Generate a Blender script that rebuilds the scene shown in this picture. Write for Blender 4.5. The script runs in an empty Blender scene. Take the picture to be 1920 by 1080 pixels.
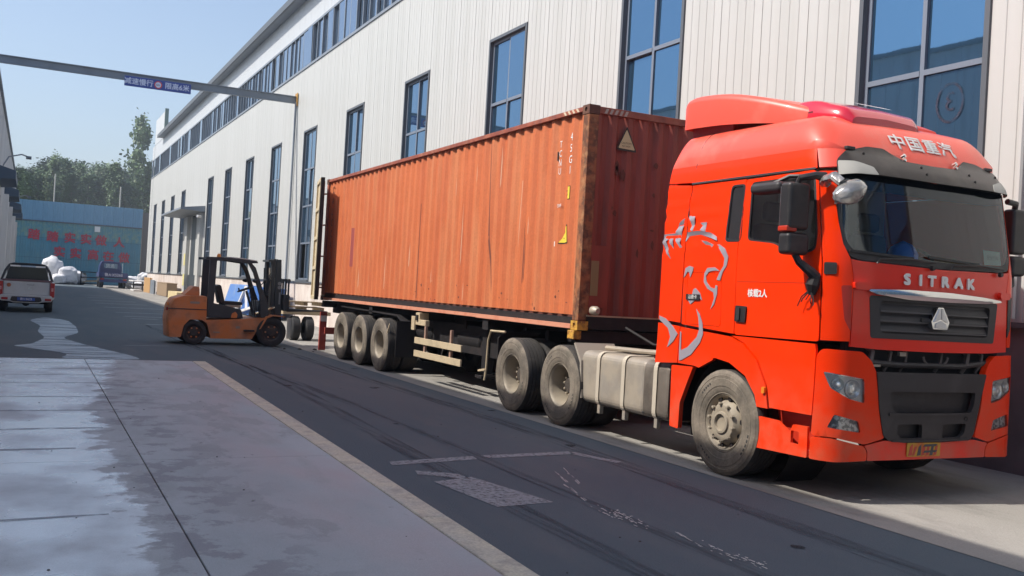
import bpy, bmesh, math, random
from mathutils import Vector, Matrix, noise
from mathutils.geometry import delaunay_2d_cdt
random.seed(7)
R = math.radians
sc = bpy.context.scene
COL = sc.collection

# ------------------------------------------------------------------ camera
YAW, PITCH, ROLL, CAMH, FPX = .4621, .0056, .0576, 1.66, 1814.6
cd = bpy.data.cameras.new('camera'); cam = bpy.data.objects.new('camera', cd); COL.objects.link(cam)
f = Vector((math.sin(YAW)*math.cos(PITCH), math.cos(YAW)*math.cos(PITCH), math.sin(PITCH)))
r = Vector((math.cos(YAW), -math.sin(YAW), 0)); u = r.cross(f)
c_, s_ = math.cos(ROLL), math.sin(ROLL)
r2 = c_*r + s_*u; u2 = -s_*r + c_*u
m = Matrix((r2, u2, -f)).transposed().to_4x4(); m.translation = Vector((0, 0, CAMH))
cam.matrix_world = m
cd.sensor_width = 36; cd.lens = FPX/1920*36; cd.clip_end = 3000; cd.clip_start = .05
sc.camera = cam

# ------------------------------------------------------------------ light
SUN = Vector((-1, .22, 1.14)).normalized()
EL = math.asin(SUN.z); AZ = math.atan2(SUN.x, SUN.y)
w = bpy.data.worlds.new('World'); sc.world = w; w.use_nodes = True
nt = w.node_tree; bg = nt.nodes['Background']; sky = nt.nodes.new('ShaderNodeTexSky')
sky.sky_type = 'NISHITA'; sky.sun_disc = False; sky.sun_elevation = EL; sky.sun_rotation = AZ
sky.air_density = 1.0; sky.dust_density = 2.4; sky.ozone_density = 1.6; sky.altitude = 100
nt.links.new(sky.outputs[0], bg.inputs[0]); bg.inputs[1].default_value = .15
sd = bpy.data.lights.new('sun', 'SUN'); so = bpy.data.objects.new('sun', sd); COL.objects.link(so)
sd.energy = 4.3; sd.angle = R(.53); sd.color = (1, .95, .87)
so.rotation_euler = SUN.to_track_quat('Z', 'Y').to_euler()
sc.view_settings.view_transform = 'Standard'; sc.view_settings.look = 'None'
sc.view_settings.exposure = .42; sc.view_settings.gamma = 1
sc.view_settings.use_curve_mapping = False
sc.render.engine = 'CYCLES'
try:
    sc.cycles.max_bounces = 6; sc.cycles.use_denoising = True; sc.cycles.caustics_reflective = False; sc.cycles.caustics_refractive = False
    sc.cycles.transparent_max_bounces = 12; sc.cycles.sample_clamp_indirect = 6
except Exception: pass

# ------------------------------------------------------------------ materials
MATS = {}
def mat(name, col, rough=.6, metal=0., col2=None, scale=4., detail=5., bump=0., bscale=60., dirt=None, dscale=1.5, damt=.5, spec=.5, coat=0., stretch=None, lo=.4, hi=.62, rough2=None, grain=0., gscale=180., bdist=.01, low=None):
    if name in MATS: return MATS[name]
    M = bpy.data.materials.new(name); M.use_nodes = True; t = M.node_tree; N = t.nodes; L = t.links
    b = N['Principled BSDF']
    b.inputs['Roughness'].default_value = rough; b.inputs['Metallic'].default_value = metal
    b.inputs['Specular IOR Level'].default_value = spec
    if coat: b.inputs['Coat Weight'].default_value = coat; b.inputs['Coat Roughness'].default_value = .06
    b.inputs['Base Color'].default_value = (*col, 1)
    tc = N.new('ShaderNodeTexCoord'); src = tc.outputs['Object']
    if stretch:
        mp = N.new('ShaderNodeMapping'); mp.inputs['Scale'].default_value = stretch; L.new(src, mp.inputs[0]); src2 = mp.outputs[0]
    else: src2 = src
    def nz(sc_, det, s, a, bb):
        n = N.new('ShaderNodeTexNoise'); n.inputs['Scale'].default_value = sc_; n.inputs['Detail'].default_value = det; n.inputs['Roughness'].default_value = .6
        L.new(s, n.inputs['Vector']); rr = N.new('ShaderNodeMapRange'); rr.inputs[1].default_value = a; rr.inputs[2].default_value = bb; L.new(n.outputs[0], rr.inputs[0]); return rr.outputs[0], n
    out = None
    if col2:
        v, _ = nz(scale, detail, src2, lo, hi)
        mx = N.new('ShaderNodeMix'); mx.data_type = 'RGBA'; L.new(v, mx.inputs['Factor'])
        mx.inputs['A'].default_value = (*col, 1); mx.inputs['B'].default_value = (*col2, 1); out = mx.outputs['Result']
        if rough2 is not None:
            mr = N.new('ShaderNodeMapRange'); L.new(v, mr.inputs[0]); mr.inputs[3].default_value = rough; mr.inputs[4].default_value = rough2; L.new(mr.outputs[0], b.inputs['Roughness'])
    if dirt:
        v, _ = nz(dscale, 6, src2, .5, .72)
        ml = N.new('ShaderNodeMath'); ml.operation = 'MULTIPLY'; L.new(v, ml.inputs[0]); ml.inputs[1].default_value = damt
        mx2 = N.new('ShaderNodeMix'); mx2.data_type = 'RGBA'; L.new(ml.outputs[0], mx2.inputs['Factor'])
        if out: L.new(out, mx2.inputs['A'])
        else: mx2.inputs['A'].default_value = (*col, 1)
        mx2.inputs['B'].default_value = (*dirt, 1); out = mx2.outputs['Result']
    if low:     # road dust settled on the lower body: colour, z of the top, amount
        sp = N.new('ShaderNodeSeparateXYZ'); L.new(src, sp.inputs[0]); q = N.new('ShaderNodeMapRange'); L.new(sp.outputs[2], q.inputs[0]); q.inputs[1].default_value = low[1]; q.inputs[2].default_value = .3; q.inputs[3].default_value = 0; q.inputs[4].default_value = low[2]
        v, _ = nz(5, 7, src, .3, .65); ml = N.new('ShaderNodeMath'); ml.operation = 'MULTIPLY'; L.new(v, ml.inputs[0]); L.new(q.outputs[0], ml.inputs[1])
        mx3 = N.new('ShaderNodeMix'); mx3.data_type = 'RGBA'; L.new(ml.outputs[0], mx3.inputs['Factor']); mx3.inputs['B'].default_value = (*low[0], 1)
        if out: L.new(out, mx3.inputs['A'])
        else: mx3.inputs['A'].default_value = (*col, 1)
        out = mx3.outputs['Result']
    if grain and out:
        n = N.new('ShaderNodeTexNoise'); n.inputs['Scale'].default_value = gscale; n.inputs['Detail'].default_value = 2; L.new(src, n.inputs['Vector'])
        q = N.new('ShaderNodeMapRange'); q.inputs[1].default_value = .3; q.inputs[2].default_value = .7; q.inputs[3].default_value = 1-grain; q.inputs[4].default_value = 1+grain; L.new(n.outputs[0], q.inputs[0])
        vm = N.new('ShaderNodeVectorMath'); vm.operation = 'SCALE'; L.new(out, vm.inputs[0]); L.new(q.outputs[0], vm.inputs['Scale']); out = vm.outputs[0]
    if out: L.new(out, b.inputs['Base Color'])
    if bump:
        n = N.new('ShaderNodeTexNoise'); n.inputs['Scale'].default_value = bscale; n.inputs['Detail'].default_value = 6; L.new(src, n.inputs['Vector'])
        bp = N.new('ShaderNodeBump'); bp.inputs['Strength'].default_value = bump; bp.inputs['Distance'].default_value = bdist; L.new(n.outputs[0], bp.inputs['Height']); L.new(bp.outputs[0], b.inputs['Normal'])
    MATS[name] = M
    return M

RED = mat('truck_red_paint', (.87, .034, .0), .3, coat=.16, dirt=(.62, .06, .005), dscale=2.2, damt=.2, spec=.15, low=((.45, .20, .12), 1.2, .45))
REDF = mat('front_red_paint', (.80, .030, .012), .3, coat=.25, dirt=(.5, .09, .05), dscale=3, damt=.3, spec=.3, low=((.40, .17, .11), 1.1, .5))
REDD = mat('dusty_roof_red', (.80, .085, .05), .42, coat=.3, dirt=(.62, .22, .16), dscale=2, damt=.5)
ACRED = mat('crimson_plastic', (.52, .01, .03), .2, coat=.8)
BLK = mat('black_plastic', (.016, .015, .017), .5, dirt=(.07, .06, .055), dscale=5, damt=.5)
DGREY = mat('dark_grey_plastic', (.030, .026, .028), .55, dirt=(.06, .055, .055), dscale=4, damt=.5)
VIS = mat('smoked_visor', (.030, .024, .022), .28, dirt=(.085, .07, .06), dscale=3, damt=.6, spec=.35)
CHAS = mat('chassis_black', (.009, .007, .008), .75, dirt=(.04, .025, .022), dscale=5, damt=.5)
CHROME = mat('chrome', (.75, .74, .72), .12, 1.)
ALU = mat('dusty_aluminium', (.43, .37, .29), .5, .25, col2=(.36, .32, .27), scale=4, dirt=(.25, .21, .17), dscale=2.5, damt=.6)
ALUD = mat('stained_aluminium', (.20, .17, .14), .45, .3, col2=(.13, .11, .09), scale=6, dirt=(.40, .35, .29), dscale=3, damt=.6)
RUB = mat('dusty_tyre_sidewall', (.215, .18, .14), .85, col2=(.13, .11, .085), scale=5, dirt=(.08, .07, .06), dscale=3, damt=.8, bump=.3, bscale=40, grain=.12, gscale=50)
TREAD = mat('tyre_rubber', (.04, .036, .034), .85, dirt=(.12, .10, .08), dscale=5, damt=.6)
RIM = mat('dusty_rim', (.34, .29, .22), .6, .1, dirt=(.18, .15, .12), dscale=6, damt=.7)
DRUB = mat('dark_tyre', (.03, .03, .032), .85, dirt=(.08, .075, .07), dscale=6, damt=.5)
GREYD = mat('grey_decal', (.30, .27, .31), .35)
WHD = mat('white_lettering', (.78, .76, .74), .45)
LENS = mat('lamp_lens', (.55, .55, .55), .12, .2, col2=(.22, .22, .22), scale=14, coat=1.)
REFL = mat('lamp_reflector', (.9, .89, .86), .22, .55)
AMB = mat('amber_lens', (.7, .22, .02), .3)
REDL = mat('red_lens', (.35, .01, .01), .25, coat=.6)
CONT = mat('container_orange', (.58, .155, .052), .55, col2=(.52, .13, .045), scale=1.2, dirt=(.60, .25, .11), dscale=1.3, damt=.6, stretch=(1, 2.2, .25), bump=.5, bscale=1.6, bdist=.05, grain=.06, gscale=30)
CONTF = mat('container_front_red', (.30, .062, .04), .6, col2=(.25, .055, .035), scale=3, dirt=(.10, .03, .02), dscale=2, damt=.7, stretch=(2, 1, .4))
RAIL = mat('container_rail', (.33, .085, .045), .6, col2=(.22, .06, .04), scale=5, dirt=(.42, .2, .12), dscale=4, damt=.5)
RUST = mat('rusty_post', (.34, .12, .045), .75, col2=(.13, .05, .025), scale=7, dirt=(.45, .24, .11), dscale=9, damt=.8, bump=.4, lo=.42, hi=.58)
YEL = mat('yellow_paint', (.62, .34, .05), .6, col2=(.30, .12, .04), scale=14, lo=.5, hi=.6, dirt=(.14, .06, .03), dscale=9, damt=.8)
CREAM = mat('cream_paint', (.60, .50, .33), .6, dirt=(.3, .25, .17), dscale=4, damt=.5)
BEIGE = mat('beige_guard_paint', (.50, .40, .26), .7, dirt=(.25, .2, .13), dscale=5, damt=.6)
WALL = mat('white_cladding', (.50, .50, .48), .5, col2=(.475, .475, .455), scale=.5, dirt=(.40, .40, .37), dscale=.9, damt=.35, stretch=(1, 3, .12), bump=.3, bscale=.9, bdist=.03)
WALLU = mat('upper_cladding', (.52, .54, .56), .45, dirt=(.42, .42, .42), dscale=1, damt=.5, stretch=(1, 3, .3))
PLINTH = mat('plinth_render', (.58, .49, .44), .85, grain=.08, gscale=60, col2=(.66, .60, .55), scale=1.2, dirt=(.33, .27, .23), dscale=.9, damt=.6, bump=.3, bscale=14, stretch=(1, 1, .6))
FRAME = mat('window_frame_grey', (.16, .19, .24), .45)
TRIM = mat('window_trim_grey', (.09, .10, .115), .5)
GREYM = mat('grey_steel', (.20, .23, .27), .5, dirt=(.12, .13, .14), dscale=1, damt=.5)
INT = mat('dark_interior', (.02, .022, .025), .9)
def glassm(name, tint, rough=.02, metal=.85):
    M = mat(name, tint, rough, metal, spec=.8, bump=.12, bscale=1.1, bdist=.006); return M
PANE = glassm('reflective_blue_glass', (.10, .215, .35))
PANE2 = mat('reflective_grey_glass', (.16, .24, .36), .05, .7, spec=.8)
def seeglass(name, tint, refl=.12):
    M = bpy.data.materials.new(name); M.use_nodes = True; t = M.node_tree; N = t.nodes; L = t.links
    N.remove(N['Principled BSDF']); o = N['Material Output']
    tr = N.new('ShaderNodeBsdfTransparent'); tr.inputs[0].default_value = (*tint, 1)
    gl = N.new('ShaderNodeBsdfGlossy'); gl.inputs[0].default_value = (.9, .95, 1, 1); gl.inputs['Roughness'].default_value = .02
    fr = N.new('ShaderNodeFresnel'); fr.inputs[0].default_value = 1.5
    ad = N.new('ShaderNodeMath'); ad.operation = 'ADD'; L.new(fr.outputs[0], ad.inputs[0]); ad.inputs[1].default_value = refl
    mx = N.new('ShaderNodeMixShader'); L.new(ad.outputs[0], mx.inputs[0]); L.new(tr.outputs[0], mx.inputs[1]); L.new(gl.outputs[0], mx.inputs[2])
    L.new(mx.outputs[0], o.inputs[0]); MATS[name] = M; return M
WS = seeglass('windscreen_glass', (.86, .90, .88), .02)
CLR = seeglass('clear_lens', (.98, .98, .98), .0)
SIDEG = seeglass('side_window_glass', (.7, .7, .68), .02)

# ------------------------------------------------------------------ helpers
def tag(o, label=None, cat=None, group=None, kind=None):
    if label: o['label'] = label
    if cat: o['category'] = cat
    if group: o['group'] = group
    if kind: o['kind'] = kind
    return o
def thing(name, label, cat, loc=(0, 0, 0), rz=0., group=None):
    o = bpy.data.objects.new(name, None); COL.objects.link(o); o.empty_display_size = .2
    o.location = loc; o.rotation_euler = (0, 0, rz); tag(o, label, cat, group); return o
def wloc(p):
    v = Vector((0, 0, 0))
    while p is not None: v = v + Vector(p.location); p = p.parent
    return v
class MB:
    """collects shapes in world coordinates (or in the parent's own frame when local)"""
    def __init__(s): s.v = []; s.f = []; s.sm = []
    def add(s, vs, fs, smooth=False):
        n = len(s.v); s.v += [tuple(x) for x in vs]; s.f += [tuple(i+n for i in q) for q in fs]; s.sm += [smooth]*len(fs); return s
    def box(s, x0, x1, y0, y1, z0, z1):
        vs = [(x, y, z) for z in (z0, z1) for y in (y0, y1) for x in (x0, x1)]
        return s.add(vs, [(0, 2, 3, 1), (4, 5, 7, 6), (0, 1, 5, 4), (2, 6, 7, 3), (0, 4, 6, 2), (1, 3, 7, 5)])
    def beam(s, a, b, w, h, up=(0, 0, 1)):
        a = Vector(a); b = Vector(b); d = (b-a).normalized(); sd_ = d.cross(Vector(up))
        if sd_.length < 1e-4: sd_ = d.cross(Vector((1, 0, 0)))
        sd_.normalize(); uu = sd_.cross(d)
        vs = [p + sd_*(w/2*i) + uu*(h/2*j) for p in (a, b) for j in (-1, 1) for i in (-1, 1)]
        return s.add(vs, [(0, 2, 3, 1), (4, 5, 7, 6), (0, 1, 5, 4), (2, 6, 7, 3), (0, 4, 6, 2), (1, 3, 7, 5)])
    def prism(s, pts, axis, a0, a1):
        """2D outline extruded along axis: pts are the two other coordinates in x,y,z order"""
        n = len(pts)
        def P(p, a):
            return {'x': (a, p[0], p[1]), 'y': (p[0], a, p[1]), 'z': (p[0], p[1], a)}[axis]
        vs = [P(p, a0) for p in pts] + [P(p, a1) for p in pts]
        return s.add(vs, [tuple(range(n)), tuple(range(2*n-1, n-1, -1))] + [(i, n+i, n+(i+1) % n, (i+1) % n) for i in range(n)])
    def tube(s, path, rad, n=8, cap=True):
        P = [Vector(p) for p in path]; rr = rad if isinstance(rad, (list, tuple)) else [rad]*len(P); rings = []
        ref = None
        for i, p in enumerate(P):
            d = (P[min(i+1, len(P)-1)] - P[max(i-1, 0)]).normalized()
            if ref is None: ref = Vector((0, 0, 1)) if abs(d.z) < .9 else Vector((1, 0, 0))
            a = d.cross(ref).normalized(); b = a.cross(d); ref = b
            rings.append([p + a*math.cos(2*math.pi*k/n)*rr[i] + b*math.sin(2*math.pi*k/n)*rr[i] for k in range(n)])
        vs = [v for q in rings for v in q]; fs = []
        for i in range(len(P)-1):
            for k in range(n): fs.append((i*n+k, i*n+(k+1) % n, (i+1)*n+(k+1) % n, (i+1)*n+k))
        s.add(vs, fs, True)
        if cap: s.add(rings[0], [tuple(range(n))]); s.add(rings[-1], [tuple(range(n-1, -1, -1))])
        return s
    def lathe(s, c, axis, prof, n=24, smooth=True):
        """prof: (along axis, radius)"""
        c = Vector(c); d = Vector(axis).normalized(); a = d.orthogonal().normalized(); b = d.cross(a)
        vs = [c + d*h + (a*math.cos(2*math.pi*k/n) + b*math.sin(2*math.pi*k/n))*q for h, q in prof for k in range(n)]
        fs = [(i*n+k, i*n+(k+1) % n, (i+1)*n+(k+1) % n, (i+1)*n+k) for i in range(len(prof)-1) for k in range(n)]
        return s.add(vs, fs, smooth)
    def build(s, name, m_, parent=None, bevel=0., local=False, recalc=True, seg=2):
        me = bpy.data.meshes.new(name); off = Vector((0, 0, 0)) if (local or parent is None) else wloc(parent)
        me.from_pydata([tuple(Vector(v)-off) for v in s.v], [], s.f); me.polygons.foreach_set('use_smooth', s.sm)
        if recalc:
            b = bmesh.new(); b.from_mesh(me); bmesh.ops.recalc_face_normals(b, faces=b.faces); b.to_mesh(me); b.free()
        me.materials.append(m_); me.update()
        if any(s.sm): me.set_sharp_from_angle(angle=R(38))
        o = bpy.data.objects.new(name, me); COL.objects.link(o)
        if parent is not None: o.parent = parent
        if bevel:
            md = o.modifiers.new('bevel', 'BEVEL'); md.width = bevel; md.segments = seg; md.limit_method = 'ANGLE'; md.angle_limit = R(40); md.harden_normals = True
        return o
def copy_tree(o, parent=None):
    c = o.copy(); COL.objects.link(c)
    if parent is not None: c.parent = parent
    for ch in o.children: copy_tree(ch, c)
    return c
def rnd(poly, rad, n=4):
    """round the corners of a 2D outline"""
    out = []; N = len(poly)
    for i in range(N):
        p = Vector(poly[i]).to_2d(); a = Vector(poly[i-1]).to_2d()-p; b = Vector(poly[(i+1) % N]).to_2d()-p
        q = min(rad, a.length*.45, b.length*.45)
        if q < 1e-4: out.append(tuple(p)); continue
        p0 = p + a.normalized()*q; p1 = p + b.normalized()*q
        for k in range(n+1):
            t = k/n; out.append(tuple(p0*(1-t)**2 + p*2*t*(1-t) + p1*t*t))
    return out
def inpoly(x, y, P):
    c = False; j = len(P)-1
    for i in range(len(P)):
        if (P[i][1] > y) != (P[j][1] > y) and x < (P[j][0]-P[i][0])*(y-P[i][1])/(P[j][1]-P[i][1])+P[i][0]: c = not c
        j = i
    return c
def densify(P, h):
    out = []
    for i in range(len(P)):
        a = P[i]; b = P[(i+1) % len(P)]; L = math.hypot(b[0]-a[0], b[1]-a[1]); n = max(1, int(L/h+.5))
        out += [(a[0]+(b[0]-a[0])*k/n, a[1]+(b[1]-a[1])*k/n) for k in range(n)]
    return out
def patch(name, outline, m_, parent, surf, off=.0, thick=.02, h=.08, holes=(), rim=None):
    """a panel cut to an outline, laid on a curved surface and given real thickness"""
    O = densify(outline, h); Hs = [densify(q, h) for q in holes]
    pts = []; edges = []
    for loop in [O]+Hs:
        n0 = len(pts); pts += loop; edges += [(n0+i, n0+(i+1) % len(loop)) for i in range(len(loop))]
    x0 = min(p[0] for p in O); x1 = max(p[0] for p in O); y0 = min(p[1] for p in O); y1 = max(p[1] for p in O)
    nx = int((x1-x0)/h)+1; ny = int((y1-y0)/h)+1
    for i in range(1, nx):
        for j in range(1, ny):
            p = (x0+(x1-x0)*i/nx, y0+(y1-y0)*j/ny)
            if inpoly(*p, O) and not any(inpoly(*p, q) for q in Hs):
                if min((p[0]-q[0])**2+(p[1]-q[1])**2 for q in pts[:len(edges)]) > (h*.35)**2: pts.append(p)
    V, E_, F, *_ = delaunay_2d_cdt([Vector(p) for p in pts], edges, [], 0, 1e-6)
    F = [q for q in F if inpoly(sum(V[i].x for i in q)/len(q), sum(V[i].y for i in q)/len(q), O) and not any(inpoly(sum(V[i].x for i in q)/len(q), sum(V[i].y for i in q)/len(q), H_) for H_ in Hs)]
    of = off if callable(off) else (lambda a, b: off)
    top = [surf(v.x, v.y, of(v.x, v.y)) for v in V]; bot = [surf(v.x, v.y, of(v.x, v.y)-thick) for v in V]
    cnt = {}
    for q in F:
        for a, b in zip(q, q[1:]+q[:1]): cnt[(a, b)] = cnt.get((a, b), 0)+1
    mb = MB(); mb.add(top, F, True); n = len(top); mb.add(bot, [tuple(reversed(q)) for q in F], True)
    bd = [(a, b) for (a, b) in cnt if (b, a) not in cnt]
    vs = []; fs = []
    for a, b in bd: k = len(vs); vs += [top[a], top[b], bot[b], bot[a]]; fs.append((k, k+3, k+2, k+1))
    mb.add(vs, fs, False)
    o = mb.build(name, m_, parent, recalc=False)
    b_ = bmesh.new(); b_.from_mesh(o.data); bmesh.ops.recalc_face_normals(b_, faces=b_.faces); b_.to_mesh(o.data); b_.free()
    return o
def plane_surf(origin, ua, va):
    o = Vector(origin); ua = Vector(ua); va = Vector(va); n = ua.cross(va).normalized()
    return lambda a, b, off=0.: tuple(o + ua*a + va*b + n*off)
def text_geo(s, size, sx=1., bold=0.):
    cu = bpy.data.curves.new('t', 'FONT'); cu.body = s; cu.size = size; cu.align_x = 'CENTER'; cu.align_y = 'CENTER'; cu.resolution_u = 3
    ob = bpy.data.objects.new('t', cu); COL.objects.link(ob); dg = bpy.context.evaluated_depsgraph_get()
    me = bpy.data.meshes.new_from_object(ob.evaluated_get(dg)); v = [(q.co.x*sx, q.co.y) for q in me.vertices]; fs = [tuple(p.vertices) for p in me.polygons]
    bpy.data.objects.remove(ob); bpy.data.curves.remove(cu); bpy.data.meshes.remove(me)
    return v, fs
def lettering(name, s, size, m_, parent, surf, u0, v0, off=.004, sx=1., bold=0., thick=.003, skew=0., slope=0.):
    """raised lettering laid on a surface; front and back sheets with the gap closed by being thin"""
    v, fs = text_geo(s, size, sx, bold)
    mb = MB()
    for i, (da, db) in enumerate(((-bold, -bold), (bold, -bold), (-bold, bold), (bold, bold)) if bold else ()):
        mb.add([surf(u0+a+da+skew*b, v0+b+db+slope*a, off+.0004*(i+1)) for a, b in v], fs)
    mb.add([surf(u0+a+skew*b, v0+b+slope*a, off) for a, b in v], fs)
    if thick > .005:
        mb.add([surf(u0+a+skew*b, v0+b+slope*a, off-thick) for a, b in v], [tuple(reversed(q)) for q in fs])
        cnt = {}
        for q in fs:
            for a, b in zip(q, q[1:]+q[:1]): cnt[(a, b)] = 1
        for a, b in cnt:
            if (b, a) not in cnt:
                A, B = v[a], v[b]
                g = lambda q, o_: surf(u0+q[0]+skew*q[1], v0+q[1]+slope*q[0], o_)
                mb.add([g(A, off), g(B, off), g(B, off-thick), g(A, off-thick)], [(0, 3, 2, 1)])
    return mb.build(name, m_, parent, recalc=False)

# ================================================================== GROUND
def ground_mat(name, base, alt, patches=()):
    return mat(name, base, .85, col2=alt, scale=.35, bump=.5, bscale=90)
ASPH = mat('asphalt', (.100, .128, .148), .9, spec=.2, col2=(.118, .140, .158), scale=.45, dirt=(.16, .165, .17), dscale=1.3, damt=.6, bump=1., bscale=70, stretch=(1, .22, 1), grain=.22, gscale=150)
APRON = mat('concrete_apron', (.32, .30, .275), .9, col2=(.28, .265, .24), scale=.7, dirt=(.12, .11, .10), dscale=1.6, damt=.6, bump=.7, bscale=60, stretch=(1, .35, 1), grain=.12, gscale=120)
LINE = mat('road_paint_and_sun_stripe', (.36, .39, .41), .8, col2=(.24, .26, .28), scale=9, lo=.35, hi=.75, bump=.4, bscale=80)
EARTH = mat('dry_earth', (.16, .13, .09), .95, col2=(.10, .11, .05), scale=.2)
KERB = mat('worn_kerb_paint', (.62, .57, .44), .85, col2=(.54, .51, .43), scale=3, dirt=(.36, .33, .28), dscale=7, damt=.8, bump=.9, bscale=30, grain=.15, gscale=60)
def worn(M, amt=.5, sc_=6, stretch=(1, 1, 1)):
    t = M.node_tree; N = t.nodes; L = t.links; b = N['Principled BSDF']; tc = N.new('ShaderNodeTexCoord'); mp = N.new('ShaderNodeMapping'); mp.inputs['Scale'].default_value = stretch; L.new(tc.outputs['Object'], mp.inputs[0])
    n = N.new('ShaderNodeTexNoise'); n.inputs['Scale'].default_value = sc_; n.inputs['Detail'].default_value = 7; n.inputs['Roughness'].default_value = .7; L.new(mp.outputs[0], n.inputs[0])
    q = N.new('ShaderNodeMapRange'); q.inputs[1].default_value = amt-.12; q.inputs[2].default_value = amt+.12; q.inputs[3].default_value = 0; q.inputs[4].default_value = .85; L.new(n.outputs[0], q.inputs[0]); L.new(q.outputs[0], b.inputs['Alpha']); return M
worn(LINE, .40, 24, (1, 1, 1))
def sheet(name, pts, z, m_, n=1, label=None):
    mb = MB(); mb.add([(x, y, z) for x, y in pts], [tuple(range(len(pts)))]); o = mb.build(name, m_, recalc=False); o['kind'] = 'structure'
    if o.data.polygons[0].normal.z < 0: o.data.flip_normals()
    return o
sheet('ground', [(-700, -300), (900, -300), (900, 1200), (-700, 1200)], -.03, EARTH)
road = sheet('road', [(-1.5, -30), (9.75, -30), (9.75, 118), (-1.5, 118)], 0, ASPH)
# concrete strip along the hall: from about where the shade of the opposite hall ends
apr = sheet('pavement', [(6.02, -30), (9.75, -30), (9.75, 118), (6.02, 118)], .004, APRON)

# loading slab beside the camera: cast in panels with a painted kerb strip
def slab_mat():
    M = bpy.data.materials.new('slab_concrete_with_glare'); M.use_nodes = True; t = M.node_tree; N = t.nodes; L = t.links; b = N['Principled BSDF']
    tc = N.new('ShaderNodeTexCoord'); sp = N.new('ShaderNodeSeparateXYZ'); L.new(tc.outputs['Object'], sp.inputs[0])
    def noise_(sc_, det, st=(1, 1, 1), rough=.6):
        mp = N.new('ShaderNodeMapping'); mp.inputs['Scale'].default_value = st; L.new(tc.outputs['Object'], mp.inputs[0])
        n = N.new('ShaderNodeTexNoise'); n.inputs['Scale'].default_value = sc_; n.inputs['Detail'].default_value = det; n.inputs['Roughness'].default_value = rough; L.new(mp.outputs[0], n.inputs[0]); return n.outputs[0]
    def mr(v, a, b_, c=0., d=1., smooth=False):
        q = N.new('ShaderNodeMapRange'); q.inputs[1].default_value = a; q.inputs[2].default_value = b_; q.inputs[3].default_value = c; q.inputs[4].default_value = d
        if smooth: q.interpolation_type = 'SMOOTHSTEP'
        L.new(v, q.inputs[0]); return q.outputs[0]
    def op(o, a, b_):
        q = N.new('ShaderNodeMath'); q.operation = o; q.use_clamp = False
        for i, x in enumerate((a, b_)):
            if isinstance(x, (int, float)): q.inputs[i].default_value = x
            else: L.new(x, q.inputs[i])
        return q.outputs[0]
    def mix(fac, a, b_):
        q = N.new('ShaderNodeMix'); q.data_type = 'RGBA'; L.new(fac, q.inputs['Factor'])
        for k, x in (('A', a), ('B', b_)):
            if isinstance(x, tuple): q.inputs[k].default_value = (*x, 1)
            else: L.new(x, q.inputs[k])
        return q.outputs['Result']
    base = mix(mr(noise_(.9, 5, (1, .45, 1)), .38, .62), (.42, .46, .48), (.345, .385, .405))
    # reddish dust along the kerb side, on the near panels
    red = op('MULTIPLY', mr(sp.outputs[0], .9, 2.4, 0, 1, True), mr(noise_(.7, 3, (1.2, .5, 1)), .42, .6))
    base = mix(op('MULTIPLY', red, .75), base, (.43, .375, .385))
    # grey scuff trails
    base = mix(op('MULTIPLY', mr(noise_(1.6, 6, (1, .25, 1)), .55, .68), .6), base, (.28, .30, .305))
    # ragged dried-out tide marks either side of the long joint, oil drips
    q1 = op('MULTIPLY', mr(noise_(2.2, 9, (1.2, 1.1, 1), .66), .51, .56), op('MULTIPLY', mr(sp.outputs[0], .55, .9), mr(sp.outputs[0], 1.25, 1.9, 1, 0)))
    base = mix(op('MULTIPLY', q1, .75), base, (.235, .24, .265))
    q2 = op('MULTIPLY', mr(noise_(1.1, 9, (1, .4, 1), .65), .545, .565), mr(sp.outputs[0], 1.1, 1.5))
    base = mix(op('MULTIPLY', q2, .5), base, (.26, .27, .28))
    base = mix(op('MULTIPLY', mr(noise_(7, 3), .70, .74), .8), base, (.12, .12, .12))
    # sunlight thrown back by the windows, painted paler and smoother, with a ragged edge
    edge = op('ADD', sp.outputs[0], op('MULTIPLY', op('SUBTRACT', noise_(1.9, 9, (1.1, 1.2, 1), .66), .5), 1.3))
    edge = op('SUBTRACT', edge, mr(sp.outputs[1], 12, 18, 0, .7))
    glare_mask = mr(edge, .62, .72, 1, 0, True)
    glare_amt = op('MULTIPLY', glare_mask, mr(noise_(.9, 4, (1, .8, 1)), .36, .58, .25, 1))
    # pale window glare mixed into the base colour
    base = mix(op('MULTIPLY', glare_amt, .9), base, (.74, .83, .88))
    gq = noise_(140, 2); vm = N.new('ShaderNodeVectorMath'); vm.operation = 'SCALE'; L.new(base, vm.inputs[0]); L.new(mr(gq, .3, .7, .9, 1.1), vm.inputs['Scale'])
    L.new(vm.outputs[0], b.inputs['Base Color'])
    L.new(mr(glare_amt, 0, 1, .7, .16), b.inputs['Roughness'])
    bn = N.new('ShaderNodeBump'); bn.inputs['Strength'].default_value = .25; bn.inputs['Distance'].default_value = .006
    L.new(noise_(55, 6), bn.inputs['Height']); L.new(bn.outputs[0], b.inputs['Normal']); return M
SLAB = slab_mat()
apron = thing('loading_apron', 'pale grey cast concrete loading apron with yellowish painted edge in front of the left hall', 'apron')
KX = lambda y: 2.71+(y-5.04)*.0235          # outer edge of the kerb strip
KI = lambda y: KX(y)-.20-max(0, y-9)*.004  # inner edge
ys = [-6.0, -1.1, 3.85, 8.8, 13.7, 18.78]; GP = .0045
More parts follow.
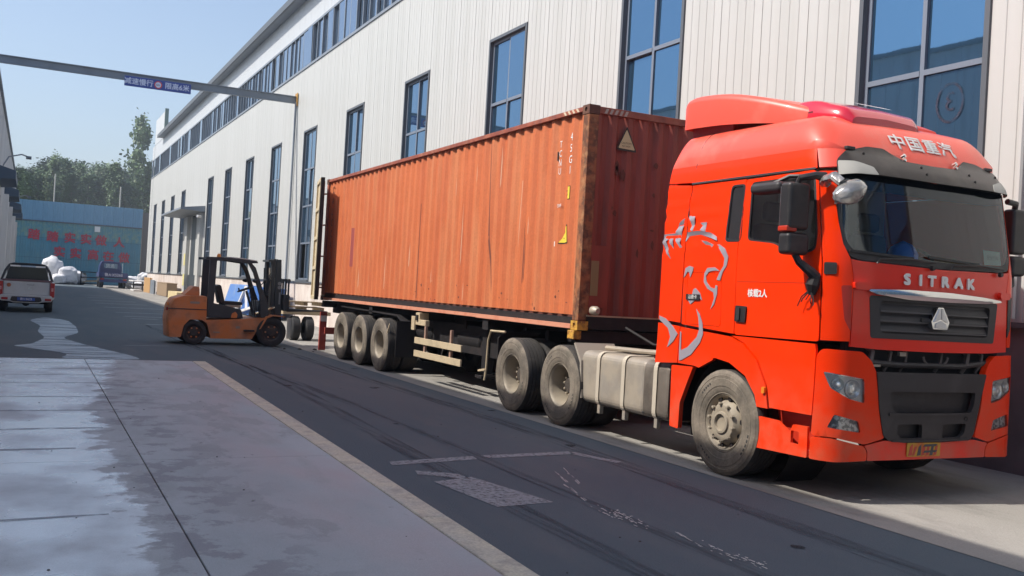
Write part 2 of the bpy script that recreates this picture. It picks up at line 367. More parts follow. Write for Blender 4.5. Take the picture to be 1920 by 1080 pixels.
for a, b_ in zip(ys[:-1], ys[1:]):
    for k in range(2):
        x0 = -1.5 if k == 0 else .95
        poly = [(x0+GP, a+GP), (.95-GP if k == 0 else KI(a)-GP, a+GP), (.95-GP if k == 0 else KI(b_)-GP, b_-GP), (x0+GP, b_-GP)]
        mb = MB(); mb.prism(poly, 'z', -.02, .055); mb.build('concrete_panel', SLAB, apron, bevel=.006)
    n = 2
    for j in range(n):
        c0 = a+(b_-a)*j/n; c1 = a+(b_-a)*(j+1)/n
        mb = MB(); mb.prism([(KI(c0)+.003, c0+.004), (KX(c0), c0+.004), (KX(c1), c1-.004), (KI(c1)+.003, c1-.004)], 'z', -.02, .058); mb.build('kerb_stone', KERB, apron, bevel=.012)
mb = MB(); mb.box(-1.5, 3.02, 18.80, 18.86, -.02, .05); mb.build('steel_edge_angle', mat('rusty_angle', (.07, .06, .06), .7), apron)
mb = MB(); mb.box(-1.5, 3.03, 18.88, 19.35, -.02, .012); mb.build('ramp_strip', mat('grey_patch', (.16, .16, .17), .85, col2=(.10, .10, .11), scale=3), apron, bevel=.004)
# chips and bits on the slab and the asphalt
bits = MB()
for i in range(70):
    x = random.uniform(-.6, 6.0); y = random.uniform(4.5, 24); s = random.uniform(.004, .012); z = .055 if (x < 2.6 and y < 18.7) else 0
    bits.lathe((x, y, z), (0, 0, 1), [(0, s), (s*.5, s*.7), (s*.6, 0)], 5, False)
for x, y, s in ((6.3, 23.2, .06), (6.55, 23.6, .05), (5.95, 23.3, .05), (6.1, 22.6, .03), (5.6, 23.4, .035)):
    bits.lathe((x, y, 0), (.1, .1, 1), [(0, s), (s*.5, s*.8), (s*.8, 0)], 6, False)
o = bits.build('loose_grit', mat('grit', (.05, .045, .04), .9)); o['kind'] = 'stuff'
# shadow bands within the window glare, painted as dark strips
SM = worn(mat('glare_shadow_band', (.22, .24, .28), .45), .44, 4, (1, 3, 1))
for y, x0, x1, wd in ((17.9, -.3, 1.6, .07), (16.9, .2, 1.5, .06), (15.9, -.4, 1.35, .07), (14.8, -.8, 1.2, .07), (13.2, -1.2, 1.15, .07), (11.9, -1.2, 1.0, .09), (10.55, -1.3, .75, .10), (9.35, -1.3, .45, .10), (6.75, -1.4, .55, .06)):
    mb = MB(); n = 8; pts = [(x0+(x1-x0)*k/n, y+.10*k/n+random.uniform(-.012, .012)) for k in range(n+1)]
    mb.add([(a, b_-wd/2*(.4+.6*math.sin(math.pi*min(1, .15+k/n*.8))), .0575) for k, (a, b_) in enumerate(pts)]+[(a, b_+wd/2*(.4+.6*math.sin(math.pi*min(1, .15+k/n*.8))), .0575) for k, (a, b_) in enumerate(pts)], [(k, k+1, n+2+k, n+1+k) for k in range(n)])
    o = mb.build('slab_shadow_band', SM, None, recalc=False); o['kind'] = 'structure'
bits = MB()
for x0, y0, x1, y1 in ((4.68, 8.05, 4.45, 7.35), (4.5, 7.9, 4.2, 6.9), (4.35, 7.6, 4.12, 6.6), (4.25, 5.6, 4.2, 5.3)):
    for k in range(9):
        t = random.random(); x = x0+(x1-x0)*t+random.gauss(0, .01); y = y0+(y1-y0)*t; l = random.uniform(.04, .16); s = random.uniform(.002, .004); dx = (x1-x0)/(y1-y0)*l
        bits.add([(x-s, y, .006), (x+s, y, .006), (x+s+dx, y+l, .006), (x-s+dx, y+l, .006)], [(0, 1, 2, 3)])
for i in range(110):
    k = random.choice((0, 0, 1)); x = (4.14, 4.28)[k]+random.gauss(0, .045); y = (6.2, 5.0)[k]+random.gauss(0, .17); s = random.uniform(.003, .008)
    a = s*random.uniform(1, 6); bits.add([(x-s, y-a, .006), (x+s, y-a*.6, .006), (x+s*.6, y+a, .006), (x-s*.5, y+a*.8, .006)], [(0, 1, 2, 3)])
o = bits.build('chalk_scrapes', mat('chalk', (.62, .61, .58), .9), recalc=False); o['kind'] = 'stuff'
# worn markings near by; the far stripes are reflected sunlight painted on
def marking_or_sun_stripe(pts, z=.005): return sheet('road_marking_or_sun_stripe', pts, z, LINE)
marking_or_sun_stripe([(3.10, 8.50), (4.05, 8.68), (4.08, 8.86), (3.13, 8.68)])
marking_or_sun_stripe([(4.20, 8.72), (5.25, 8.82), (5.28, 8.98), (4.18, 8.88)])
marking_or_sun_stripe([(5.20, 8.82), (5.28, 8.98), (5.52, 8.33), (5.42, 8.27)])
marking_or_sun_stripe([(3.22, 8.22), (3.55, 8.02), (3.58, 7.76), (3.18, 8.05)])
marking_or_sun_stripe([(3.20, 7.72), (3.62, 7.86), (3.86, 6.78), (3.33, 6.72)])
for y, x0, x1, wd in ((66.8, 2.9, 4.9, .5), (61.5, 2.95, 5.2, .4), (56.4, 2.9, 5.3, .55), (52.0, 2.9, 5.4, .5), (46.8, 3.0, 5.7, .5), (41.5, 3.05, 5.8, .4), (38.2, 3.1, 5.8, .4), (36.5, 3.2, 4.2, .32), (36.9, 4.35, 5.9, .32), (32.8, 3.3, 5.7, .4), (29.9, 3.9, 5.6, .4), (26.9, 3.3, 5.6, .32), (23.2, 1.9, 3.0, .12), (5.0+18.9, 3.3, 3.5, .1)):
    y1 = y+random.uniform(-.1, .15)
    marking_or_sun_stripe([(x0, y-wd/2), (x0+.15, y+wd/2), (x1-.1, y1+wd/2), (x1, y1-wd/2)])
# darker wheel paths polished into the asphalt, and oil drips
TMK = worn(mat('wheel_path', (.088, .104, .120), .9, spec=.1), .56, 2.2, (5, .18, 1))
for x0, x1, wd in ((3.55, 3.85, .24), (5.35, 5.6, .26), (4.35, 3.2, .16)):
    n = 20; pts = [(x0+(x1-x0)*k/n+.12*math.sin(k*.5+x0), 3.5+30*k/n) for k in range(n+1)]
    mb = MB(); mb.add([(a-wd/2, b_, .0035) for a, b_ in pts]+[(a+wd/2, b_, .0035) for a, b_ in pts], [(k, n+1+k, n+2+k, k+1) for k in range(n)]); o = mb.build('wheel_path', TMK, None, recalc=False); o['kind'] = 'structure'
OIL = worn(mat('oil_spot', (.05, .055, .06), .85, spec=.1), .46, 9)
rg = random.Random(21)
for k in range(7):
    x, y, r_ = rg.uniform(3.3, 5.9), rg.uniform(4.6, 20), rg.uniform(.03, .11)
    marking_ = [(x+r_*rg.uniform(.6, 1.2)*math.cos(a), y+r_*rg.uniform(.6, 1.4)*math.sin(a)) for a in [2*math.pi*j/9 for j in range(9)]]
    mb = MB(); mb.add([(a, b_, .0055) for a, b_ in rnd(marking_, .03, 2)], [tuple(range(27))]); o = mb.build('oil_spot', OIL, None, recalc=False); o['kind'] = 'structure'
# pale streaky trail behind the pickup
trail = worn(mat('pale_trail', (.36, .41, .45), .4), .44, 1.1, (.5, 3.2, 1))
L_ = [(-.3, 22.3), (.1, 22.9), (.4, 25.0), (.25, 27.5), (.35, 30), (.05, 33), (.5, 35.2), (1.15, 33.5), (1.25, 30), (1.2, 27.2), (.75, 25.2), (1.1, 23.3), (1.9, 20.3), (2.0, 19.4), (.5, 19.4), (.8, 20.5), (.2, 21.6)]
L_ = rnd(L_, .6, 4); o = patch('road_trail', L_, trail, None, lambda a, b, off=0.: (a, b, .005+off), 0, .0005, h=.5); o['kind'] = 'structure'

# ================================================================== RIGHT HALL
WX = 9.75
hall = thing('factory_hall', 'long white ribbed metal factory hall on the right with tall dark framed windows', 'factory hall', (WX, 40, 0))
BAY = 5.97; WC = [8.6+BAY*k for k in range(-3, 15)]; WTOP, WBOT, RB, RT, EV = 7.8, 1.72, 10.45, 12.15, 13.42
def panel_mesh(wd, hgt, name, m_, ribs=5, depth=.010):
    """one ribbed sheet: runs along +Y, outer face towards -X"""
    pts = []; p = wd/ribs
    for i in range(ribs):
        y = i*p; pts += [(0, y+(.0004 if i == 0 else .0)), (0, y+p-.024), (depth, y+p-.019), (depth, y+p-.009)]
    pts += [(depth, wd-.0004), (.05, wd-.0004), (.05, .0004)]
    n = len(pts); mb = MB(); mb.prism(pts, 'z', 0, hgt)
    me_o = mb.build(name, m_, None); me = me_o.data; bpy.data.objects.remove(me_o); return me
def put(me, name, loc, parent, rz=0., scale=None):
    o = bpy.data.objects.new(name, me); COL.objects.link(o); o.parent = parent; o.location = Vector(loc)-wloc(parent); o.rotation_euler.z = rz
    if scale: o.scale = scale
    return o
PW = (BAY-2.0)/4
pm_full = panel_mesh(PW, RB-1.66, 'wall_panel', WALL); pm_top = panel_mesh(1.0, RB-WTOP-.02, 'wall_panel', WALL)
pm_up = panel_mesh(BAY/6, EV-RT, 'wall_panel', WALLU)
winframe = None
def window_frame():
    mb = MB(); d0, d1 = .0, .17
    # trim round the opening (proud) and the deep reveal
    hw = 1.0; z0, z1 = WBOT-.06, WTOP
    for y0, y1, a, b_ in ((-hw, -hw+.07, z0, z1), (hw-.07, hw, z0, z1)): mb.box(-.025, d1, y0, y1, a, b_)
    mb.box(-.03, d1, -hw+.07, hw-.07, z1-.07, z1); mb.box(-.06, d1, -hw+.07, hw-.07, z0, z0+.07)
    return mb
def sash():
    mb = MB(); hw = .93; z0, z1 = WBOT+.01, WTOP-.07
    for y in (-hw+.03, 0, hw-.03): mb.box(.07, .14, y-.032, y+.032, z0, z1)
    for z in (z0+.03, 3.2, 4.7, 6.2, z1-.03):
        mb.box(.062, .135, -hw+.06, -.034, z-.035, z+.035); mb.box(.062, .135, .034, hw-.06, z-.035, z+.035)
    return mb
fr_me = window_frame(); fo = fr_me.build('window', TRIM, None); fr_me = fo.data; bpy.data.objects.remove(fo)
fo = sash().build('frame', FRAME, None); sa_me = fo.data; bpy.data.objects.remove(fo)
zs = [WBOT+.07, 3.165, 3.235, 4.665, 4.735, 6.165, 6.235, WTOP-.13]
pane_me = []
for j in range(4):
    mb = MB(); mb.box(0, .012, -.418, .418, zs[2*j], zs[2*j+1]); fo = mb.build('pane', PANE, None); pane_me.append(fo.data); bpy.data.objects.remove(fo)
dark_me = MB().box(.3, .32, -1.0, 1.0, WBOT, WTOP).build('t', INT, None); dm = dark_me.data; bpy.data.objects.remove(dark_me)
for k, yc in enumerate(WC):
    door_bay = abs(yc-68.3) < 1
    for j in range(4): put(pm_full, 'wall_panel', (WX, yc+1+PW*j, 1.66), hall)
    if not door_bay:
        for j in range(2): put(pm_top, 'wall_panel', (WX, yc-1+j, WTOP+.02), hall)
        wn = put(fr_me, 'window', (WX, yc, 0), hall)
        s1 = bpy.data.objects.new('frame', sa_me); COL.objects.link(s1); s1.parent = wn
        for j in range(4):
            for sgn in (-1, 1):
                if k == 8 and j == 0 and sgn == 1: continue     # the open casement
                p = bpy.data.objects.new('pane', pane_me[j]); COL.objects.link(p); p.parent = wn
                p.location = (.1, sgn*.4485, 0)
                p.rotation_euler = (0, random.gauss(0, .003), random.gauss(0, .005))
    else:
        gm_ = panel_mesh(1.0, RB-5.7, 'wall_panel', WALL)
        for j in range(2): put(gm_, 'wall_panel', (WX, yc-1+j, 5.7), hall)
    for j in range(6): put(pm_up, 'wall_panel', (WX, yc-1+BAY/6*j, RT), hall)
Y0, Y1 = WC[0]-1, 95.4
# ribbon glazing
rp = MB().box(0, .012, .03, BAY/8-.03, RB+.09, RT-.09).build('t', PANE2, None); rpm = rp.data; bpy.data.objects.remove(rp)
mb = MB(); mb.box(-.04, .1, 0, BAY, RB, RB+.09); mb.box(-.03, .1, 0, BAY, RT-.09, RT)
for i in range(9): mb.box(-.012, .09, i*BAY/8-.03 if i else 0, i*BAY/8+.03 if i < 8 else BAY, RB+.09, RT-.09)
rf = mb.build('ribbon_window', GREYM, None); rfm = rf.data; bpy.data.objects.remove(rf)
for k, yc in enumerate(WC):
    wn = put(rfm, 'ribbon_window', (WX, yc-1, 0), hall)
    if k > 4:
        for i in range(8):
            p = bpy.data.objects.new('pane', rpm); COL.objects.link(p); p.parent = wn; p.location = (.05, i*BAY/8, 0); p.rotation_euler = (0, random.gauss(0, .004), random.gauss(0, .012))
    else:
        MB().box(WX+.05, WX+.06, yc-.97, yc-1+BAY-.03, RB+.09, RT-.09).build('glass_band', PANE2, hall)
# inner dark core (keeps daylight out behind the skin)
mb = MB(); mb.box(WX+.35, 40, Y0, Y1-.1, 0, EV-.1); mb.build('inner_core', INT, hall)
mb = MB(); mb.box(WX-.02, WX+.05, Y1-.06, Y1+.02, 0, EV); mb.build('corner_trim', WALL, hall)
mb = MB(); mb.box(WX+.05, 40, Y1-.05, Y1, 0, EV); mb.build('gable_wall', WALL, hall)
mb = MB(); mb.box(WX+.05, 40, Y0-.05, Y0, 0, EV); mb.build('gable_wall', WALL, hall)
# plinth in two pieces either side of the gate, and its flashing
PLD = mat('dark_plinth', (.16, .12, .135), .8, col2=(.11, .085, .095), scale=.8, dirt=(.24, .19, .19), dscale=1.5, damt=.6, bump=.3, bscale=14)  # near stretch of plinth given a darker colour
for a, b_, pm_ in ((Y0, 12.0, PLD), (12.004, 65.0, PLINTH), (70.2, Y1, PLINTH)):
    mb = MB(); mb.box(WX-.03, WX+.3, a, b_, -.02, 1.6); mb.build('plinth', pm_, hall)
    mb = MB(); mb.box(WX-.09, WX+.2, a, b_, 1.603, 1.655); mb.build('plinth_flashing', TRIM, hall)
# eaves and roof
mb = MB(); mb.prism([(WX-.42, EV), (WX-.42, EV+.2), (26, EV+2.0), (40, EV+.2), (40, EV)], 'y', Y0-.2, 89.4); mb.build('roof', GREYM, hall)
mb = MB(); mb.box(WX-.5, WX-.42, Y0-.2, 89.4, EV-.04, EV+.24); mb.build('gutter', TRIM, hall)
mb = MB(); mb.box(WX-.02, WX+.22, 88.9, 95.4, EV+.003, 15.75); mb.box(WX+.22, 30, 95.2, 95.4, EV+.003, 15.75); mb.build('parapet', WALLU, hall)
mb = MB(); mb.box(WX-.04, WX+.26, 88.7, 88.9, EV, 15.95); mb.build('parapet_cap', mat('green_trim', (.16, .22, .19), .6), hall)
# downpipe
mb = MB(); mb.tube([(WX-.08, 40.9, 9.2), (WX-.08, 40.9, 1.0), (WX-.1, 40.9, .2)], .045, 8); mb.build('downpipe', GREYM, hall)
mb = MB(); mb.tube([(WX-.06, 7.08, 10.3), (WX-.06, 7.08, 1.7)], .03, 6); mb.build('conduit', WHD if False else WALL, hall)
# gate with its portal and canopy
gate = MB(); gate.box(WX+.02, WX+.1, 65.2, 69.9, 0, 5.6); gate.build('roller_gate', mat('gate_slats', (.035, .045, .055), .5), hall)
mb = MB(); mb.box(WX-.22, WX+.3, 69.9, 70.9, 0, 5.68); mb.build('gate_jamb', WALL, hall)
mb = MB(); mb.box(WX-.22, WX+.3, 64.3, 65.2, 0, 5.68); mb.build('gate_jamb', WALL, hall)
for zz in (.9, 2.3): mb = MB(); mb.box(WX-.24, WX-.222, 69.95, 70.6, zz, zz+.8); mb.build('hazard_patch', mat('faded_yellow', (.65, .58, .22), .7, dirt=(.6, .58, .5), dscale=6), hall)
mb = MB(); mb.prism([(WX-1.5, 5.78), (WX-1.5, 5.9), (WX-.003, 6.1), (WX-.003, 5.72)], 'y', 63.9, 74.0); mb.build('canopy', GREYM, hall)
mb = MB(); mb.tube([(WX-.25, 64.0, 5.4), (WX-.5, 63.8, 5.4)], .09, 8); mb.build('camera_lamp', WHD, hall)
# faint reflection of a round seal, drawn as dark marks on the glass
v, fs = text_geo('3', .34, 1, .02); 
sl = MB(); sf = plane_surf((WX+.078, 8.17, 4.27), (0, -1, 0), (0, 0, 1)); 
sl.add([sf(-a, b, 0) for a, b in v], [tuple(reversed(q)) for q in fs])
for k in range(40):
    a0 = 2*math.pi*k/40; a1 = 2*math.pi*(k+1)/40
    sl.add([sf(.20*math.cos(a0), .25*math.sin(a0)), sf(.20*math.cos(a1), .25*math.sin(a1)), sf(.17*math.cos(a1), .215*math.sin(a1)), sf(.17*math.cos(a0), .215*math.sin(a0))], [(0, 1, 2, 3)])
sl.build('seal_reflection', worn(mat('reflected_seal_dark', (.04, .035, .06), .5), .47, 5), hall, recalc=False)

# ================================================================== LEFT HALL (the camera stands close by it; it throws the shade)
LX = -1.5; LH = 8.78
lh = thing('left_hall', 'white metal hall at the far left edge with dark blue awnings over its gates', 'factory hall', (LX, 40, 0))
LW = mat('left_hall_cladding', (.74, .74, .74), .55, dirt=(.3, .3, .3), dscale=1, damt=.5, stretch=(1, 3, .2))
mb = MB(); mb.box(-25, LX, -40, 97, 0, LH); mb.build('wall', LW, lh)
mb = MB()
y = -39.5
while y < 96.5: mb.box(LX, LX+.018, y, y+.1, .6, LH-.1); y += .5
o = mb.build('wall_ribs', LW, lh); o['kind'] = 'stuff'
mb = MB(); mb.prism([(LX+.1, LH), (LX+.1, LH+.12), (-13, LH+2.2), (-25, LH+.12), (-25, LH)], 'y', -40.2, 97.2); mb.build('roof', GREYM, lh)
for yy in (50, 62, 75.8, 88):
    mb = MB(); mb.box(LX+.02, LX+.04, yy-2.2, yy+2.2, 0, 4.9); mb.build('gate', mat('left_gate', (.05, .06, .075), .5), lh)
    mb = MB(); mb.prism([(LX+.02, 5.35), (LX+.02, 5.95), (LX+.72, 5.75), (LX+.72, 5.4)], 'y', yy-2.6, yy+2.8); mb.build('awning', mat('awning_blue', (.075, .11, .16), .5), lh)
for yy in (57, 69, 82, 93):
    mb = MB(); mb.box(LX+.02, LX+.3, yy-.3, yy+.3, 0, 5.3); mb.build('pilaster', LW, lh)
for yy in (54, 86):
    mb = MB(); mb.tube([(LX+.02, yy, 6.5), (LX+.25, yy+.3, 7.0), (LX+.8, yy+1, 7.25), (LX+1.1, yy+1.4, 7.2)], .035, 6); mb.build('lamp_arm', GREYM, lh)
    mb = MB(); mb.box(LX+1.0, LX+1.25, yy+1.2, yy+1.9, 7.12, 7.22); mb.build('lamp_head', GREYM, lh)

# ================================================================== HEIGHT-LIMIT BEAM
hb = thing('height_limit_beam', 'grey steel beam spanning the lane high between both halls with a blue sign', 'height barrier', (4, 41, 9.3))
mb = MB(); mb.box(LX, WX-.05, 40.93, 41.07, 9.16, 9.19); mb.box(LX, WX-.05, 40.93, 41.07, 9.44, 9.47); mb.box(LX, WX-.05, 40.99, 41.01, 9.19, 9.44); mb.build('beam', GREYM, hb)
mb = MB(); mb.box(WX-.06, WX-.03, 40.8, 41.2, 9.05, 9.6); mb.build('end_plate', YEL, hb)
mb = MB(); mb.box(2.90, 5.40, 40.86, 40.91, 8.93, 9.32); sg = mb.build('sign', mat('sign_blue', (.025, .06, .30), .45), hb, bevel=.01)
SW = mat('sign_white', (.62, .68, .85), .5)
sfc = plane_surf((4.15, 40.86, 9.12), (1, 0, 0), (0, 0, 1))
lettering('sign_lettering', '减速慢行', .27, SW, hb, sfc, -.72, 0, .003, bold=.004)
lettering('sign_lettering', '限高6米', .27, SW, hb, sfc, .72, 0, .003, bold=.004)
mb = MB()
for k in range(24):
    a0 = 2*math.pi*k/24; a1 = 2*math.pi*(k+1)/24; q = lambda rr, a: sfc(rr*math.cos(a), rr*math.sin(a), .004)
    mb.add([q(.15, a0), q(.15, a1), q(.11, a1), q(.11, a0)], [(0, 1, 2, 3)])
mb.build('sign_ring', mat('sign_red', (.55, .05, .05), .5), hb, recalc=False)
mb = MB(); n = 20; mb.add([sfc(.11*math.cos(2*math.pi*k/n), .11*math.sin(2*math.pi*k/n), .003) for k in range(n)], [tuple(range(n))]); mb.build('sign_disc', SW, hb, recalc=False)
lettering('sign_lettering', '6m', .12, mat('sign_dark', (.02, .02, .03), .6), hb, sfc, 0, 0, .006)

# ================================================================== END FENCE, HILL, TREES
FY = 115.
fence = thing('hoarding', 'tall blue corrugated hoarding closing the lane, with red slogan characters', 'fence', (4.5, FY, 0))
FB = mat('hoarding_blue', (.16, .33, .48), .5, col2=(.14, .29, .43), scale=.6, dirt=(.2, .3, .4), dscale=.8, damt=.4)
FT = mat('hoarding_teal', (.06, .23, .33), .35, col2=(.07, .21, .29), scale=1.1, dirt=(.13, .25, .28), dscale=.9, damt=.6)
FT2 = mat('hoarding_tree_reflection', (.07, .25, .33), .4, col2=(.16, .29, .26), scale=1.6, lo=.45, hi=.6, dirt=(.26, .33, .28), dscale=2.5, damt=.7)  # green mottling is the trees' reflection, painted into the panel colour
def fence_panel(h0, h1, m_):
    pts = []; p = 1.0/4
    for i in range(4): pts += [(i*p, 0), (i*p+p*.45, 0), (i*p+p*.55, .03), (i*p+p*.95, .03)]
    pts += [(.985, .05), (0, .05)]
    mb = MB(); mb.prism(pts, 'z', h0, h1); o = mb.build('t', m_, None); me = o.data; bpy.data.objects.remove(o); return me
fp = [fence_panel(6.55, 8.65, FB), fence_panel(4.75, 6.42, FT2), fence_panel(2.6, 4.72, FT), fence_panel(0, 2.57, FT)]
for i in range(13):
    for q in fp: put(q, 'hoarding_panel', (-2.1+i, FY+random.uniform(-.02, .02), 0), fence)
mb = MB(); mb.box(-2.1, 10.9, FY-.1, FY-.01, 6.43, 6.54); mb.build('rail', TRIM, fence)
mb = MB(); mb.box(-2.1, 10.9, FY+.06, FY+.16, -.02, 8.6); mb.build('backing_board', mat('fence_back', (.03, .09, .13), .7), fence)
mb = MB(); mb.box(10.95, 14, FY+.3, FY+.5, 0, 8.3); mb.build('brown_sheet', mat('brown_sheet', (.16, .13, .12), .7), fence)
REDC = mat('slogan_red', (.42, .03, .06), .5)
sff = plane_surf((0, FY, 0), (1, 0, 0), (0, 0, 1))
for s, x, z in zip('踏踏实实做人', (.15, 1.95, 3.65, 5.25, 6.75, 8.6), (4.95, 4.85, 4.83, 4.8, 4.77, 4.7)):
    o = lettering('slogan_character', s, 1.18, REDC, fence, sff, x-.0, z, .06, bold=.03, thick=.05)
for s, x, z in zip('实实高在做', (2.7, 4.3, 6.05, 7.6, 9.2), (3.25, 3.2, 3.15, 3.1, 3.05)):
    o = lettering('slogan_character', s, 1.18, REDC, fence, sff, x-.0, z, .06, bold=.03, thick=.05)
mb = MB(); mb.box(6.05, 6.6, FY-.08, FY-.06, 5.75, 6.35); mb.build('notice', WHD, fence)
# hillside behind
hm = MB(); nx, ny = 40, 24; vs = []
for j in range(ny+1):
    for i in range(nx+1):
        x = -160+i*10; y = 119+j*12; h = 13*(1-math.exp(-(y-119)/28))+ (y-119)*.02 + 2.0*noise.noise(Vector((x*.02, y*.02, 0))) + 1.2*noise.noise(Vector((x*.06, y*.06, 3)))
        vs.append((x, y, h-.3 if j else -.2))
hm.add(vs, [(j*(nx+1)+i, j*(nx+1)+i+1, (j+1)*(nx+1)+i+1, (j+1)*(nx+1)+i) for j in range(ny) for i in range(nx)], True)
o = hm.build('hillside', mat('hill_scrub', (.09, .11, .035), .95, col2=(.20, .17, .06), scale=.12, dirt=(.05, .08, .02), dscale=.3), None); o['kind'] = 'structure'
def hill_z(x, y): return 13*(1-math.exp(-(y-119)/28))+(y-119)*.02-.4
LEAF = [mat('poplar_leaves', (.10, .17, .06), .6, col2=(.07, .11, .05), scale=.8), mat('dark_leaves', (.06, .115, .045), .65, col2=(.045, .075, .035), scale=.8), mat('dry_leaves', (.20, .20, .07), .65, col2=(.13, .15, .06), scale=.8)]
BARK = mat('bark', (.16, .13, .10), .9)
def tree_meshes(kind, seed):
    rg = random.Random(seed); H = 10.; mb = MB()
    path = [(0, 0, -1), (.05, 0, 3), (.0, .1, 6), (.05, 0, 9.6)]; mb.tube(path, [.2, .16, .1, .03], 6, False)
    limbs = []
    for k in range(26):
        z = rg.uniform(1.2, 9); a = rg.uniform(0, 6.28); env = (1.55 if kind == 0 else 2.1)*(1-(z/10.2)**1.6)*(.55+.45*min(1, z/3)); ln = env*rg.uniform(.7, 1.1)
        e = (math.cos(a)*ln, math.sin(a)*ln, z+ln*rg.uniform(.9, 1.5)); mb.tube([(0, 0, z), e], [.05, .015], 4, False); limbs.append(((0, 0, z), e))
    lv = MB(); nleaf = 2600 if kind == 0 else 2200
    for k in range(nleaf):
        a, e = rg.choice(limbs); t = rg.uniform(.15, 1.12); sp = .28 if kind == 0 else .42
        c = Vector(a).lerp(Vector(e), t) + Vector((rg.gauss(0, sp), rg.gauss(0, sp), rg.gauss(0, sp*1.2)))
        d1 = Vector((rg.gauss(0, 1), rg.gauss(0, 1), rg.gauss(0, 1))).normalized(); d2 = d1.orthogonal().normalized(); s = rg.uniform(.10, .23)
        lv.add([c-d1*s, c-d2*s*.7, c+d1*s, c+d2*s*.7], [(0, 1, 2, 3)])
    t = mb.build('t', BARK, None, recalc=False); l = lv.build('t', LEAF[1], None, recalc=False); tm, lm = t.data, l.data
    bpy.data.objects.remove(t); bpy.data.objects.remove(l); return tm, lm
TV = [(tree_meshes(0, 1), 0), (tree_meshes(0, 2), 0), (tree_meshes(0, 3), 0), (tree_meshes(1, 4), 1), (tree_meshes(1, 5), 1)]
lvm = []
for (tm, lm), kd in TV:
    row = []
    for L2 in LEAF: q = lm.copy(); q.materials.clear(); q.materials.append(L2); row.append(q)
    lvm.append(row)
def tree(x, y, h, wid, vi, li, label, group=None, z=None):
    z = hill_z(x, y) if z is None else z
    t = thing('poplar_tree', label, 'tree', (x, y, z), random.uniform(0, 6), group)
    t.scale = (wid, wid, h/10.4)
    a = bpy.data.objects.new('trunk', TV[vi][0][0]); COL.objects.link(a); a.parent = t
    b_ = bpy.data.objects.new('crown', lvm[vi][li]); COL.objects.link(b_); b_.parent = t
WV = [[], [], []]
def wood(x, y, h, wid, vi, li):
    me = TV[vi][0][1]; n = len(me.vertices); import array
    co = array.array('f', [0])*(n*3); me.vertices.foreach_get('co', co); a = random.uniform(0, 6); ca, sa = math.cos(a)*wid, math.sin(a)*wid; z0 = hill_z(x, y); k = h/10.4
    WV[li] += [(x+co[i]*ca-co[i+1]*sa, y+co[i]*sa+co[i+1]*ca, z0+co[i+2]*k) for i in range(0, n*3, 3)]
GT = 'poplars and shrubs on the hillside behind the hoarding'
tree(13.0, 148, 16.5, 1.5, 0, 0, 'tallest poplar, standing alone above the row near the right hall')
tree(14.9, 147, 10.0, 1.3, 1, 0, 'shorter poplar right beside the foot of the tallest one', GT)
rg = random.Random(5); ORD = 'first second third fourth fifth sixth seventh eighth ninth tenth eleventh twelfth thirteenth fourteenth fifteenth sixteenth'.split()
for i in range(16):   # front row of slim poplars
    x = -4.2+i*1.08+rg.uniform(-.3, .3); h = rg.uniform(6.6, 9.6) if i < 14 else rg.uniform(6, 7.4)
    tree(x, 146+rg.uniform(-4, 4), h, rg.uniform(.8, 1.1), rg.choice((0, 1, 2)), rg.choice((0, 0, 1)), '%s slim poplar from the left in the row on the slope behind the hoarding' % ORD[i], GT)
for i in range(28):   # fuller dark trees behind
    x = -9+i*1.25+rg.uniform(-.6, .6)
    wood(x, 162+rg.uniform(-6, 10), rg.uniform(5.6, 8.0), rg.uniform(1.2, 1.8), rg.choice((3, 4)), rg.choice((1, 1, 0)))
for i in range(18):
    x = -6+i*1.3+rg.uniform(-.4, .4)
    wood(x, 134+rg.uniform(-3, 3), rg.uniform(2.6, 4.4), rg.uniform(.8, 1.2), rg.choice((3, 4)), rg.choice((2, 2, 0)))
for i in range(14):
    x = -40+i*2.4 if i < 7 else 16+(i-7)*2.6
    wood(x, 150+rg.uniform(-6, 10), rg.uniform(7, 10), rg.uniform(1.2, 1.7), rg.choice((3, 4, 0)), 1)
allv = WV[0]+WV[1]+WV[2]; wm = bpy.data.meshes.new('woodland'); wm.from_pydata(allv, [], [(i, i+1, i+2, i+3) for i in range(0, len(allv), 4)])
for L2 in LEAF: wm.materials.append(L2)
na, nb_ = len(WV[0])//4, len(WV[1])//4; wm.polygons.foreach_set('material_index', [0]*na+[1]*nb_+[2]*(len(allv)//4-na-nb_)); wm.update()
wo_ = bpy.data.objects.new('woodland', wm); COL.objects.link(wo_); tag(wo_, 'dense dark green wood and yellowish undergrowth on the slope behind the hoarding', 'woodland', kind='stuff')
for x, zt in ((2.05, 12.6), (9.25, 11.8)):
    p = MB(); p.tube([(x, 126, 0), (x, 126, zt)], .09, 6); o = p.build('utility_pole', mat('pole_grey', (.5, .48, .44), .8), None)
    tag(o, 'thin pale pole rising above the %s part of the hoarding' % ('left' if x < 5 else 'right'), 'pole')

